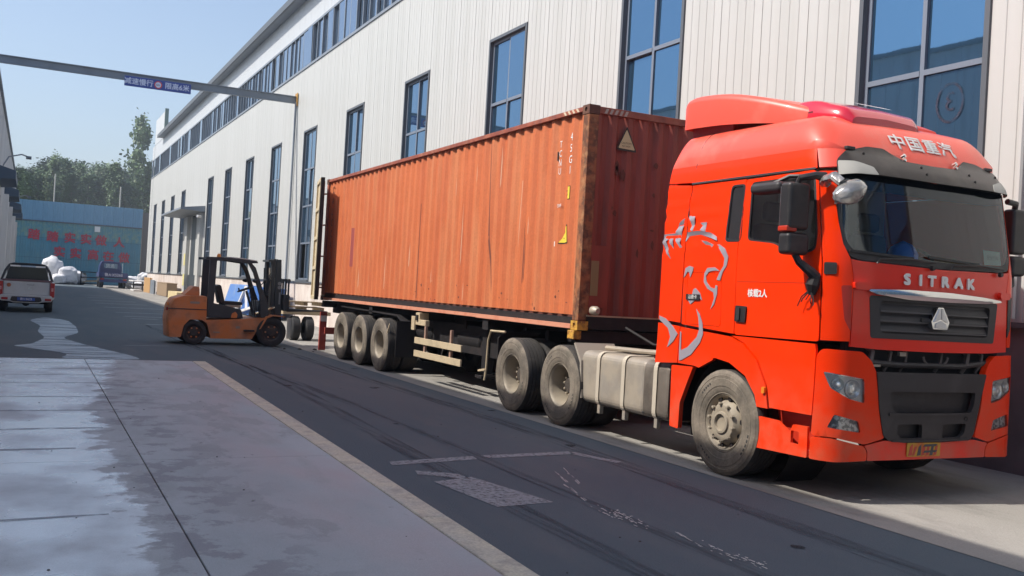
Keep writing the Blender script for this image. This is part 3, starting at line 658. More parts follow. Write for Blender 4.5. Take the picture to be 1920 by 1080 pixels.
# ================================================================== SHIPPING CONTAINER
CX0, CX1, CY0, CY1, CZ0, CZ1 = 6.27, 8.708, 10.66, 22.85, 1.24, 4.135
ct = thing('shipping_container', 'faded orange corrugated shipping container resting on the semi trailer, rear door open', 'container', ((CX0+CX1)/2, CY0, CZ0))
def corr(y0, y1, pitch, depth, n):
    pts = []; p = (y1-y0)/n
    for i in range(n):
        b = y0+i*p; pts += [(b, 0), (b+p*.26, 0), (b+p*.5, depth), (b+p*.76, depth)]
    pts.append((y1, 0)); return pts
CW = corr(CY0+.16, CY1-.16, .278, .036, 43)
def corr_x(y):
    """outer skin X offset of the corrugated side at y"""
    n = 43; p = (CY1-CY0-.32)/n; q = ((y-CY0-.16) % p)/p
    return 0 if q < .26 else (q-.26)/.24*.036 if q < .5 else .036 if q < .76 else .036*(1-(q-.76)/.24)
def side(x, sgn, name, label=None):
    pts = [(x+sgn*(.038+d), y) for y, d in CW]; pts2 = [(q[0]+sgn*.02, q[1]) for q in pts]
    mb = MB(); n = len(pts)
    vs = [(a, b_, z) for z in (CZ0+.19, CZ1-.075) for a, b_ in pts]
    mb.add(vs, [(i, i+1, n+i+1, n+i) for i in range(n-1)])
    return mb.build(name, CONT, ct, recalc=False)
side(CX0, 1, 'side_panel'); side(CX1, -1, 'side_panel')
FW = corr(CX0+.14, CX1-.14, .25, .045, 9)
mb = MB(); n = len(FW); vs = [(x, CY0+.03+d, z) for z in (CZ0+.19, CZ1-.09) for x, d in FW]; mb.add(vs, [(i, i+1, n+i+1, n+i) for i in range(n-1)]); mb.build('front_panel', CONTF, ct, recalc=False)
mb = MB(); mb.box(CX0+.03, CX1-.03, CY0+.1, CY1-.1, CZ1-.05, CZ1-.02); mb.build('roof_panel', RAIL, ct)
mb = MB(); mb.box(CX0+.06, CX1-.06, CY0+.1, CY1-.1, CZ0+.04, CZ0+.16); mb.build('floor', CHAS, ct)
for x in (CX0, CX1-.06):
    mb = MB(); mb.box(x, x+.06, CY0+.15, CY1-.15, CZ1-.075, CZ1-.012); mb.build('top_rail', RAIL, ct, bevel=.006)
    mb = MB(); xo = x+.075 if x == CX0 else x-.02; mb.box(xo, xo+.042, CY0+.17, CY1-.17, CZ0+.02, CZ0+.19); mb.build('bottom_rail', mat('rail_recess_shade', (.10, .03, .02), .8), ct)  # dark colour paints the shade in the recess under the side panel
mb = MB()
y = CY0+.18
while y < CY1-.5:
    L2 = random.uniform(1.4, 3.2); L2 = min(L2, CY1-.2-y); mb.box(CX0-.004, CX0+.075, y, y+L2, CZ0+.012+random.uniform(0, .012), CZ0+.072); y += L2+.004
mb.build('rail_flange', mat('sunbleached_rail', (.62, .27, .17), .6, dirt=(.5, .12, .06), dscale=6, damt=.6), ct)
mb = MB(); mb.box(CX0+.12, CX1-.12, CY0, CY0+.06, CZ1-.1, CZ1-.012); mb.build('front_header', RAIL, ct, bevel=.005)
mb = MB(); mb.box(CX0+.12, CX1-.12, CY0, CY0+.06, CZ0+.02, CZ0+.19); mb.build('front_sill', CHAS, ct)
mb = MB(); mb.box(CX0+.12, CX1-.12, CY0-.004, CY0+.02, CZ0+.18, CZ0+.2); mb.build('sill_edge', BEIGE, ct)
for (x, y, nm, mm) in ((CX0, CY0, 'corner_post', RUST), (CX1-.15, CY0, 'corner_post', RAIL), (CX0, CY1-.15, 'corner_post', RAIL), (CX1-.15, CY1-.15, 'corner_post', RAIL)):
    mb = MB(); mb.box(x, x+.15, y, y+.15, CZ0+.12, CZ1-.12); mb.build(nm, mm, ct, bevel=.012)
DKC = mat('corner_casting_rust', (.11, .045, .03), .8, dirt=(.25, .12, .06), dscale=8, damt=.5)
for x in (CX0-.006, CX1-.156):
    for y in (CY0-.006, CY1-.166):
        for z in (CZ0, CZ1-.118):
            mm = YEL if (x < 7 and y < 12 and z < 2) else DKC
            mb = MB(); w_ = .162
            # casting with a real oval hole on its long side
            hole = rnd([(y+.055, z+.03), (y+.115, z+.03), (y+.115, z+.09), (y+.055, z+.09)], .03, 3)
            o = patch('corner_casting', [(y, z), (y+.17, z), (y+.17, z+.118), (y, z+.118)], mm, ct, lambda a, b, off=0., xx=x: (xx+.0-off if xx < 7 else xx+.162+off, a, b), 0, .02, h=.2, holes=[hole])
            mb.box(x+.02, x+.16, y+.002, y+.168, z+.001, z+.117); q = mb.build('casting_core', mm, o)
            q.location = Vector((0, 0, 0)) if False else q.location
# front face shade plates and door gear
mb = MB(); mb.box(CX0+.15, CX0+.42, CY0+.004, CY0+.02, CZ0+.3, CZ0+1.1); mb.build('marking_plate', CONTF, ct)
mb = MB(); mb.box(CX0+.155, CX0+.27, CY0, CY0+.012, CZ0+.45, CZ0+.9); mb.build('pale_plate', mat('olive_plate', (.28, .22, .1), .6), ct)
mb = MB()
for k in range(5):
    a = CX0+.22+k*.075; mb.add([(a, CY0-.004, CZ1-.095), (a+.04, CY0-.004, CZ1-.095), (a+.07, CY0-.004, CZ1-.03), (a+.03, CY0-.004, CZ1-.03)], [(0, 1, 2, 3)])
mb.build('hazard_stripes', mat('faded_stripe', (.42, .36, .3), .7), ct, recalc=False)
mb = MB()
for k in range(4):
    a = CY0+.25+k*.11; mb.add([(CX0-.004, a, CZ1-.07), (CX0-.004, a+.05, CZ1-.07), (CX0-.004, a+.1, CZ1-.02), (CX0-.004, a+.05, CZ1-.02)], [(0, 1, 2, 3)])
mb.build('hazard_stripes', mat('pale_stripe', (.62, .5, .36), .7), ct, recalc=False)
def side_decal(name, pts, m_, off=.003, h=.022):
    return patch(name, pts, m_, ct, lambda a, b, o_=0.: (CX0+.038+corr_x(-a)-o_, -a, b), off, .002, h=h)
def side_text(s, y, z, size, sx=.8):
    v, fs = text_geo(s, size, sx, .006); mb = MB()
    mb.add([(CX0+.038+min(corr_x(y-a), corr_x(y))-.004, y-a, z+b_) for a, b_ in v], fs); return mb.build('container_lettering', WHD, ct, recalc=False)
for s, z in zip('TCNU', (3.70, 3.575, 3.45, 3.335)): side_text(s, 11.42, z, .13)
for s, z in zip('45G1', (3.77, 3.62, 3.47, 3.33)): side_text(s, 11.14, z, .15)
YST = mat('yellow_sticker', (.80, .60, .06), .5)
DK = mat('sticker_black', (.03, .025, .02), .6)
side_decal('sticker_border', [(-11.21, 2.945), (-11.11, 2.945), (-11.11, 3.125), (-11.21, 3.125)], DK, .003)
side_decal('sticker', [(-11.20, 2.955), (-11.12, 2.955), (-11.12, 3.115), (-11.20, 3.115)], YST, .006)
side_text('CAUTION', 11.16, 3.06, .03).data.materials[0] = DK; side_text('9\'6"', 11.16, 3.0, .05).data.materials[0] = DK
tri = [(-11.36, 2.375), (-11.12, 2.375), (-11.15, 2.60)]
side_decal('warning_border', rnd([(-11.375, 2.36), (-11.105, 2.36), (-11.145, 2.625)], .02), DK, .003)
side_decal('warning_sign', rnd(tri, .015), YST, .006)
side_text('WARNING', 11.19, 2.43, .03).data.materials[0] = DK
side_decal('small_plate', [(-11.53, 2.33), (-11.48, 2.33), (-11.48, 2.40), (-11.53, 2.40)], WHD)
side_decal('old_repair_patch', [(-20.78, 2.05), (-20.62, 2.05), (-20.62, 2.9), (-20.78, 2.9)], mat('plum_patch', (.33, .07, .06), .6))
for s_, yy, zz in (('SWF', 11.38, 2.87),): side_text(s_, yy, zz, .07)
ft = [(6.74, 3.63), (7.0, 3.62), (6.86, 3.88)]
fsurf = lambda a, b, o_=0.: (a, CY0+.02-o_, b)
patch('warning_border', rnd([(6.715, 3.605), (7.03, 3.595), (6.865, 3.925)], .03), DK, ct, fsurf, .0, .002, h=.3)
patch('warning_sign', rnd(ft, .02), mat('pale_yellow', (.60, .52, .28), .6), ct, fsurf, .004, .002, h=.3)
lettering('sign_text', 'CAUTION', .035, DK, ct, fsurf, 6.86, 3.70, .006); lettering('sign_text', '9\'6" HIGH', .03, DK, ct, fsurf, 6.86, 3.66, .006)
# streaks, scars and rust patches with shapes of their own
SCR = [mat('scar_dark', (.20, .06, .035), .7), mat('scar_pale', (.66, .40, .27), .7), mat('scar_rust', (.13, .04, .025), .9)]
rg = random.Random(3)
for i in range(20):
    y = rg.uniform(10.95, 21.5) if i > 9 else rg.uniform(11.3, 16); z = rg.uniform(1.5, 3.6) if i % 2 else rg.uniform(1.45, 2.1)
    w_ = rg.uniform(.004, .012); h_ = rg.uniform(.03, .5) if i % 3 else rg.uniform(.4, 1.2)
    if z+h_ > 3.9: h_ = 3.9-z
    if h_ > 0: side_decal('paint_scar', [(-y-w_, z), (-y+w_*.6, z+h_*.1), (-y+w_, z+h_*.6), (-y, z+h_), (-y-w_*.7, z+h_*.5)], SCR[rg.choice((0, 1, 1, 1))], .002)
for i in range(26):
    y = rg.uniform(11, 17); z = rg.uniform(1.46, 1.75); a = rg.uniform(.006, .02); b_ = rg.uniform(.01, .04)
    side_decal('rust_spot', rnd([(-y-a, z), (-y+a*.5, z-b_*.6), (-y+a, z+b_*.4), (-y, z+b_), (-y-a*.8, z+b_*.5)], .01, 2), SCR[rg.choice((0, 2))], .002)
side_decal('dark_seam', [(-13.42, 1.45), (-13.40, 1.45), (-13.56, 2.5), (-13.65, 4.03), (-13.665, 4.03), (-13.59, 2.5)], SCR[0], .002)
side_decal('dark_seam', [(-16.6, 1.48), (-16.585, 1.48), (-16.59, 3.2), (-16.60, 3.2)], SCR[0], .002)
side_decal('scratch', [(-12.60, 1.46), (-12.585, 1.46), (-12.50, 3.3), (-12.515, 3.3)], SCR[1], .002)
side_decal('vent_cover', [(-11.56, 3.5), (-11.53, 3.5), (-11.53, 3.62), (-11.56, 3.62)], DK, .012)
for i in range(22):
    x = rg.uniform(6.5, 8.5); z = rg.uniform(1.6, 3.7); a = rg.uniform(.01, .04); b_ = rg.uniform(.02, .12)
    patch('rust_spot', rnd([(x-a, z), (x+a*.5, z-b_*.6), (x+a, z+b_*.4), (x, z+b_), (x-a*.8, z+b_*.5)], .01, 2), SCR[2], ct, lambda q, b, o_=0.: (q, CY0+.026-o_, b), 0, .001, h=.3)
# the open rear door, swung round along the side; its cream inner face shows
H0 = Vector((6.13, 23.12)); ang = R(11.0); dv = Vector((-math.sin(ang), -math.cos(ang))); nv = Vector((-dv.y*-1, dv.x*-1))  # dv along the door, nv its outer normal
nv = Vector((-math.cos(ang), math.sin(ang)))
def dsurf(a, b, off=0.): p = H0+dv*a+nv*off; return (p.x, p.y, b)
o = patch('rear_door', [(0, CZ0+.02), (1.16, CZ0+.02), (1.16, CZ1-.06), (0, CZ1-.06)], CREAM, ct, dsurf, 0, .045, h=.6)
for z0 in (CZ0+.02, CZ0+.72, CZ0+1.42, CZ0+2.1, CZ1-.14):
    patch('door_rib', [(.0, z0), (1.16, z0), (1.16, z0+.08), (0, z0+.08)], CREAM, o, dsurf, .035, .035, h=.6)
for a in (0, 1.08): patch('door_stile', [(a, CZ0+.02), (a+.08, CZ0+.02), (a+.08, CZ1-.06), (a, CZ1-.06)], CREAM, o, dsurf, .036, .036, h=.8)
patch('door_edge', [(1.16, CZ0+.02), (1.19, CZ0+.02), (1.19, CZ1-.05), (1.16, CZ1-.05)], CHAS, o, dsurf, .02, .08, h=.8)
for a in (.35, .8):
    mb = MB(); mb.tube([dsurf(a, CZ0+.08, -.08), dsurf(a, CZ1-.1, -.08)], .017, 6); mb.build('locking_bar', RAIL, o)
for k in range(4):
    mb = MB(); z = CZ0+.3+k*.75; mb.tube([(6.27, 22.86, z), (6.15, 23.10, z)], .02, 5); mb.build('hinge', RAIL, ct)
mb = MB(); mb.box(CX1-.02, CX1+.03, CY1, CY1+1.16, CZ0+.02, CZ1-.06); mb.build('rear_door', CONT, ct)
mb = MB()  # lettering on the side by the door, seen in its shade
for i, s in enumerate('CAUCCAS'): 
    v, fs = text_geo(s, .24, .8, .01); z = 3.85-i*.26; mb.add([(CX0+.034, 22.38-a, z+b_) for a, b_ in v], fs)
mb.build('container_lettering', mat('black_lettering', (.05, .03, .03), .6), ct, recalc=False)
mb = MB(); mb.box(CX0+.1, CX1-.1, CY1-.14, CY1-.1, CZ0+.15, CZ1-.1); mb.build('dark_opening', INT, ct)

# ================================================================== WHEELS
def wheel(parent, x, y, sgn, rad=.52, wid=.30, style='dish', name='wheel', rub=None, dual=False, rimm=None, n=40):
    """axle along X; sgn -1: outer face looks to -X"""
    rub = rub or RUB; rimm = rimm or RIM; ax = (sgn, 0, 0); mb = MB(); z = rad
    rr = rad*.53
    if style == 'dish':       # deep inset disc with a visible barrel
        prof = [(0, rr), (.012, rr-.006), (.0, rr-.02), (-.03, rr-.03), (-.23, rr-.06)]
        dprof = [(-.228, rr-.055), (-.24, rr*.62), (-.21, rr*.55), (-.20, rr*.36), (-.12, rr*.33), (-.11, rr*.22), (-.115, 0.001)]
    else:                     # front: bowed disc that reaches out
        prof = [(0, rr), (.012, rr-.006), (0, rr-.02), (-.035, rr-.035), (-.05, rr-.05), (.0, rr*.72), (.035, rr*.62), (.04, rr*.5), (.035, rr*.40), (.055, rr*.38), (.058, rr*.30), (.03, rr*.28), (.025, .001)]
    # origin: centre of outer bead plane
    wc = Vector((x, y, z)); mb.lathe(wc, ax, prof, n)
    wo = mb.build(name, rimm, parent)
    if style == 'dish': dd = MB(); dd.lathe(wc, ax, dprof, n); dd.build('rim_disc', mat('rim_disc_dark', (.055, .045, .038), .7, dirt=(.2, .17, .13), dscale=7, damt=.4), wo)
    t = MB(); w_ = wid
    sid = [(.0, rr-.004), (.020, rr+.008), (.018, rr+.018), (.026, rr+.03), (.032, rr+.07), (.033, rr+.078), (.037, rr+.082), (.038, rad*.82), (.034, rad*.826), (.033, rad*.87), (.036, rad*.875), (.028, rad*.93), (.024, rad*.935), (.012, rad*.985)]
    t.lathe(wc, ax, sid, n); t.build('tyre_sidewall', rub, wo)
    tr = MB(); prof = [(.010, rad*.985)]; ng = 4; inner = -w_+.02
    for g in range(ng+1):
        a0 = .0-(w_-.03)*g/(ng+1)-.004; a1 = .0-(w_-.03)*(g+1)/(ng+1)+.006
        prof += [(a0, rad-.001), (a1, rad-.001)]
        if g < ng: prof += [(a1-.002, rad-.014), (a1-.008, rad-.014)]
    prof += [(-w_+.01, rad*.98), (-w_+.0, rad*.8), (-w_+.03, rr)]
    tr.lathe(wc, ax, prof, n); tr.build('tyre', TREAD if rub is RUB else rub, wo)
    if dual:
        t2 = MB(); q = wc-Vector(ax)*(w_+.04); t2.lathe(q, ax, [(0, rr), (.02, rad*.8), (0, rad*.98), (-.02, rad), (-w_+.02, rad), (-w_, rad*.9), (-w_, rr)], n); t2.build('inner_tyre', TREAD, wo)
    if n > 30 and rub is RUB:
        for a0_, a1_ in ((.5, .95), (2.3, 2.8), (4.0, 4.6)):
            for k in range(5):
                a = a0_+(a1_-a0_)*k/5; b2 = a+(a1_-a0_)/8; q = wc+Vector((sgn*.0385, 0, 0)); r0, r1 = rad*.76, rad*.80
                mm = MB(); mm.add([q+Vector((0, math.sin(t)*r_, math.cos(t)*r_)) for t, r_ in ((a, r0), (b2, r0), (b2, r1), (a, r1))], [(0, 1, 2, 3)]); mm.build('moulded_mark', TREAD, wo, recalc=False)
    nut = MB(); nn = 10
    for k in range(nn):
        a = 2*math.pi*k/nn+.2; q = rr*.66 if style != 'dish' else rr*.45; xo = .03 if style != 'dish' else -.155
        c = wc+Vector((sgn*xo, math.cos(a)*q, math.sin(a)*q)); nut.lathe(c, ax, [(0, .019), (.03, .017), (.034, .001)], 6, False)
    q_ = nut.build('wheel_nuts', rimm, wo); q_['kind'] = 'stuff'
    if style != 'dish':
        h = MB()
        for k in range(nn):
            a = 2*math.pi*k/nn+.5; q = rr*.86
            c = wc+Vector((sgn*-.026, math.cos(a)*q, math.sin(a)*q)); h.lathe(c, (sgn, 0, 0), [(.0, .03), (.012, .027), (.013, .001)], 10, False)
        h.build('hand_holes', CHAS, wo)
    return wo

# ================================================================== SEMI TRAILER
tl = thing('semi_trailer', 'dark skeletal container trailer with three rear axles under the orange container', 'trailer', (7.45, 17, 0))
for x in (6.95, 7.85):
    mb = MB(); mb.prism([(10.75, 1.06), (10.75, 1.235), (23.0, 1.235), (23.0, .85), (13.6, .72), (12.9, .98)], 'x', x, x+.14); mb.build('main_beam', CHAS, tl)
for y in (10.72, 13.4, 16.2, 19.0, 22.6):
    mb = MB(); mb.box(6.3, 8.68, y, y+.2, 1.08, 1.232); mb.build('cross_bolster', CHAS, tl)
for y in (12, 12.7, 14.1, 14.9, 17, 17.8, 20, 21, 21.8):
    mb = MB(); mb.box(6.6, 8.4, y, y+.1, 1.02, 1.16); mb.build('cross_member', CHAS, tl)
mb = MB(); mb.box(6.24, 6.42, 16.15, 16.34, 1.0, 1.22); mb.box(6.22, 6.30, 15.8, 16.15, 1.0, 1.1); mb.box(6.22, 6.26, 16.34, 16.5, .9, 1.15); mb.build('twist_lock_bracket', BEIGE, tl, bevel=.008)
mb = MB(); mb.box(6.215, 6.24, 16.2, 16.28, 1.08, 1.18); mb.build('bracket_hole', CHAS, tl)
mb = MB(); mb.box(6.24, 6.36, 10.7, 10.86, 1.12, 1.232); mb.build('twist_lock', YEL, tl, bevel=.01)
mb = MB(); mb.lathe((6.42, 10.55, 1.5), (0, -1, 0), [(0, .06), (.08, .06), (.12, .03), (.12, .001)], 12); mb.build('air_coupling', ALU, tl)
for z in (.735, .505):
    mb = MB(); mb.box(6.17, 6.20, 14.08, 16.16, z-.055, z+.055); mb.build('guard_rail', BEIGE, tl, bevel=.004)
for y in (14.6, 15.75):
    mb = MB(); mb.box(6.202, 6.24, y-.03, y+.03, .45, 1.0); mb.build('guard_post', mat('post_pink', (.32, .2, .15), .7), tl)
mb = MB(); mb.tube([(6.24, 15.9, .72), (6.28, 15.8, .55), (6.3, 15.5, .5), (6.3, 15.2, .52), (6.26, 15.0, .72)], .012, 5); mb.build('air_hose', mat('hose_grey', (.3, .28, .26), .6), tl)
for x in (6.55, 8.2):
    mb = MB(); mb.box(x, x+.14, 13.95, 14.1, .35, 1.1); mb.box(x-.08, x+.22, 13.9, 14.15, .28, .33); mb.build('landing_leg', CHAS, tl, bevel=.006)
TY = (18.05, 19.36, 20.67)
for y in TY:
    wheel(tl, 6.18, y, -1, dual=True); wheel(tl, 8.74, y, 1, dual=True, n=24)
    mb = MB(); mb.tube([(6.4, y, .52), (8.5, y, .52)], .07, 10); mb.build('axle', CHAS, tl)
    mb = MB(); mb.box(6.75, 6.85, y-.5, y+.5, .62, .72); mb.box(6.75, 6.85, y-.1, y+.1, .72, .9); mb.build('leaf_spring', CHAS, tl)
FLAP = mat('mudflap_rubber', (.014, .011, .012), .7)
mb = MB(); mb.box(6.2, 6.85, 17.2, 17.22, .34, 1.02); mb.build('mudflap', FLAP, tl)
mb = MB(); mb.prism([(17.22, 1.02), (17.22, .98), (17.5, 1.1), (21.2, 1.14), (21.2, 1.16), (17.5, 1.13)], 'x', 6.3, 6.8); mb.build('mudguard', FLAP, tl)
tornp = [(6.2, .95), (6.22, .62), (6.25, .5), (6.2, .42), (6.18, .6), (6.16, .8)]
mb = MB(); mb.prism([(a, b_) for a, b_ in tornp], 'y', 17.6, 17.62); mb.build('torn_guard', BEIGE, tl)
mb = MB(); mb.box(6.45, 8.5, 22.95, 23.05, .42, .58); mb.build('underrun_bar', mat('underrun_red', (.30, .05, .035), .6), tl)
RWP = mat('red_white_post', (.34, .055, .04), .6)
for x in (6.35, 8.45):
    mb = MB(); mb.box(x, x+.16, 23.05, 23.12, .02, .95); mb.build('rear_post', RWP, tl)
mb = MB(); mb.box(6.35, 6.51, 23.045, 23.05, .72, .86); mb.build('reflector', WHD, tl)
mb = MB(); mb.box(8.3, 8.36, 10.9, 22.9, .55, 1.2); mb.build('far_light_block', CHAS, tl)  # dark sheets added to black out the space under the trailer
mb = MB(); mb.box(6.62, 6.66, 13.3, 17.1, .62, 1.08); mb.build('inner_dark_filler', CHAS, tl)
mb = MB(); mb.box(6.60, 6.64, 17.3, 22.9, .95, 1.2); mb.build('inner_dark_filler', CHAS, tl)
for y in (14.3, 16.4): mb = MB(); mb.lathe((6.75, y, .85), (0, 1, 0), [(0, .001), (0, .14), (.03, .17), (.9, .17), (.93, .14), (.93, .001)], 16); mb.build('air_tank', CHAS, tl)
mb = MB(); mb.box(7.6, 8.2, 12.9, 13.3, .35, .95); mb.build('tool_box', CHAS, tl, bevel=.01)

# ================================================================== TRACTOR UNIT
XC, HW = 7.41, 1.25
CCX, CCY, CL = .26, .27, .40
YF, BOW = 6.12, .07
YCN = YF+BOW+CCY; CT = 2*CL+2*(HW-CCX)
def plan(t):
    if t > CT/2: x, y = plan(CT-t); return 2*XC-x, y
    if t < 0: return XC-HW, YCN-t
    if t < CL: a = t/CL*math.pi/2; return XC-HW+CCX*(1-math.cos(a)), YCN-CCY*math.sin(a)
    x = XC-HW+CCX+(t-CL); d = abs(x-XC)/(HW-CCX); return x, YF+BOW*d*d
def rk(z):
    if z < 1.0: return 0
    if z < 2.08: return (z-1.0)*.03
    if z < 2.9: return .032+(z-2.08)*.16
    return .032+.131+(z-2.9)*.35+(z-2.9)**2*.3
def ins(z):
    if z < 2.2: return 0.
    if z < 2.9: return (z-2.2)*.05
    return .035+(z-2.9)*.13+(z-2.9)**2*.3
def S0(t, z):
    x0, y0 = plan(t); w_ = min(1, max(0, (8.0-y0)/(8.0-YCN)))
    return Vector((XC+(x0-XC)*(1-ins(z)/HW), y0+rk(z)*w_, z))
def S(t, z, off=0.):
    p = S0(t, z)
    if t < -1.1 and t > -2.3:   # pressed waves in the side behind the door
        k = max(0, min(1, (-1.15-t)/.2))*max(0, 1-abs(z-2.5)/.45)**.5 if abs(z-2.5) < .45 else 0
        off += .013*k*math.sin((z-2.05)*2*math.pi/.115)
    if off:
        e = 1e-3; a = S0(t+e, z)-S0(t-e, z); b = S0(t, z+e)-S0(t, z-e); nn = a.cross(b).normalized(); p = p+nn*off
    return tuple(p)
M_ = lambda P: [(CT-t, z) for t, z in reversed(P)]
tk = thing('semi_truck', 'bright red orange cab-over truck tractor coupled to the trailer, nose towards the camera', 'truck', (7.41, 8, 0))
YRr = -2.28  # t of the cab's rear edge
TC = 2.925
win = rnd([(-.86, 2.30), (-.48, 2.265), (-.30, 2.195), (-.12, 2.155), (.065, 2.19), (.09, 2.335), (.085, 2.85), (.06, 2.875), (-.83, 2.865)], .05, 4)
win2 = rnd([(-1.215, 2.295), (-.955, 2.29), (-.925, 2.86), (-1.165, 2.86)], .06, 5)
locker = rnd([(-1.80, 1.445), (-1.215, 1.45), (-1.24, 1.985), (-1.80, 1.99)], .04)
door = rnd([(-.995, 1.385), (.108, 1.395), (.115, 2.3), (.108, 2.89), (.075, 2.915), (-.905, 2.898), (-.93, 2.86), (-1.00, 2.2), (-1.01, 2.0)], .03)
G = .006
sidep = [(-1.875+G, 1.448), (-1.835, 1.44), (-1.01, 1.392), (-1.018, 2.0), (-1.01, 2.2), (-.938, 2.86), (-.92, 2.905), (-1.845, 2.905), (-1.87, 2.6)]
rearp = [(YRr, 1.475), (-1.885, 1.455), (-1.88, 2.6), (-1.858, 2.905), (-2.275, 2.94)]
def body(nm, P, off=0., m_=RED, th=.022, holes=(), h=.07, parent=None): return patch(nm, P, m_, parent or tk, S, off, th, h=h, holes=holes)
body('rear_side_panel', rearp); body('side_panel', sidep, holes=[win2, locker]); body('locker_door', [(a+(-.004 if a > -1.5 else .004), b_+(-.004 if b_ > 1.7 else .004)) for a, b_ in locker])
dr = body('door', door, holes=[win], off=.003)
body('a_pillar', [(.122, 1.41), (.365, 1.412), (.385, 1.75), (.385, 1.97), (.352, 2.14), (.295, 2.26), (.262, 2.45), (.245, 2.62), (.262, 2.80), (.27, 2.905), (.12, 2.905), (.125, 2.3)], off=.003)
apR = [(t, z) for t, z in M_([(.122, 1.41), (.365, 1.412), (.385, 1.97), (.352, 2.14), (.295, 2.26), (.262, 2.45), (.27, 2.905), (.12, 2.905)])]
body('a_pillar', apR)
body('far_side', [(CT-.11, 1.40), (CT+2.28, 1.05), (CT+2.28, 2.94), (CT-.11, 2.905)], h=.25)
grl = rnd([(.585, 1.452), (CT-.60, 1.445), (CT-.545, 1.825), (.562, 1.825)], .03)
fp_ = [(.378, 1.368), (.50, 1.362), (.7, 1.352), (1.4, 1.345), (CT-.7, 1.352), (CT-.5, 1.362), (CT-.378, 1.368), (CT-.39, 1.97), (CT-.36, 2.13), (CT-.48, 2.118), (1.4, 2.098), (.48, 2.118), (.36, 2.13), (.393, 1.97), (.393, 1.75)]
fpn = body('front_panel', fp_, holes=[grl], m_=REDF)
# handle recess and bonnet corner grips
for P in (rnd([(.375, 1.93), (.53, 1.935), (.55, 1.90), (.53, 1.865), (.385, 1.87)], .02), rnd(M_([(.375, 1.93), (.53, 1.935), (.55, 1.90), (.53, 1.865), (.385, 1.87)]), .02)): body('corner_grip', P, off=.035, th=.035, m_=REDF)
sc_ = rnd([(.275, 1.895), (.37, 1.90), (.372, 1.5), (.31, 1.60)], .02)
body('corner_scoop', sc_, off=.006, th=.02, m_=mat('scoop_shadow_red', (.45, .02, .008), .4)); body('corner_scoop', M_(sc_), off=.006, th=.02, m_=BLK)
body('marker_plate', rnd([(.136, 1.985), (.235, 1.99), (.235, 2.09), (.136, 2.09)], .015), off=.012, th=.012, m_=BLK)
# ---- roof: lower ring, cap dome
ringH = [(YRr, TC+.03), (-1.858, TC+.012), (-1.0, TC+.008), (.10, TC+.012), (.115, 3.12), (-1.0, 3.12), (YRr, 3.12)]
body('roof_side', ringH, m_=RED, off=.0)
body('roof_side', [(a, b_) for a, b_ in M_(ringH)], h=.25)
body('roof_brow', [(.12, 2.94), (.30, 2.95), (.45, 2.93), (1.4, 2.90), (CT-.45, 2.93), (CT-.12, 2.94), (CT-.115, 3.12), (.12, 3.12)], m_=REDD)
body('drip_rail', [(-1.85, TC-.012), (.09, TC-.006), (.09, TC+.012), (-1.85, TC+.006)], off=.014, th=.014, m_=DGREY, h=.2)
ZR = 3.12; YB = 8.74
per = []
nt_ = 90
tt = [YRr+(CT-2*YRr)*k/nt_ for k in range(nt_+1)]
per = [S0(t, ZR) for t in tt]
nb = 14
back = [per[-1].lerp(per[0], (k+1)/(nb+1)) for k in range(nb)]
per2 = per+back
XL = min(p.x for p in per2); XR = max(p.x for p in per2)
def fz(d, Rr): q = min(max(d, 0)/Rr, 1); return math.sqrt(max(0, 1-(1-q)**2))
def fq(d, Rr): q = min(max(d, 0)/Rr, 1); return 1-(1-q)**2
def roof_h(x, y, fr_front):
    return .35*fz(x-XL, .30)*fz(XR-x, .30)*fr_front*fz(YB+.002-y, .07)+.05*max(0, min(1, (y-6.6)/1.5))*fz(x-XL, .8)*fz(XR-x, .8)*fz(YB+.002-y, .10)
mb = MB(); rings = []; K = 26
for k in range(K+1):
    q = (k/K)**2.4; ring = []
    for p in per2:
        tgt = Vector((XC+(p.x-XC)*.05, min(max(p.y, 7.3), 8.4), ZR)); v = p.lerp(tgt, q)
        dfront = (v.y-p.y) if p.y < 7.2 else 9
        # distance from the front edge measured on the planform
        fe = 6.375 + .07*((v.x-XC)/1.0)**2
        ff = fq(v.y-fe, .36) if k else 0
        hz = roof_h(v.x, v.y, ff) if k else 0
        ring.append((v.x, v.y, ZR+hz))
    rings.append(ring)
n = len(per2)
vs = [v for rg_ in rings for v in rg_]; fs = [(k*n+i, k*n+(i+1) % n, (k+1)*n+(i+1) % n, (k+1)*n+i) for k in range(K) for i in range(n)]
fs.append(tuple(K*n+i for i in range(n))); mb.add(vs, fs, True)
roofo = mb.build('roof', REDD, tk)
def roof_pt(x, y, off=0.):
    fe = 6.375 + .07*((x-XC)/1.0)**2
    return Vector((x, y, ZR+roof_h(x, y, fq(y-fe, .36))+off))
mb = MB(); mb.box(XC-HW+.12, XC+HW-.12, 8.69, 8.735, 1.05, 3.13); mb.build('rear_wall', RED, tk)
mb = MB(); mb.tube([tuple(S0(-1.868, 1.45)), tuple(S0(-1.872, 2.6)), tuple(S0(-1.85, 3.12))], .006, 5); mb.build('panel_joint', BLK, tk)
jp = [S0(-1.85, 3.12)]+[roof_pt(x, 8.29) for x in (6.28, 6.32, 6.37, 6.42, 6.5)]
mb = MB(); mb.tube([tuple(p) for p in jp], .005, 5); mb.build('panel_joint', BLK, tk)
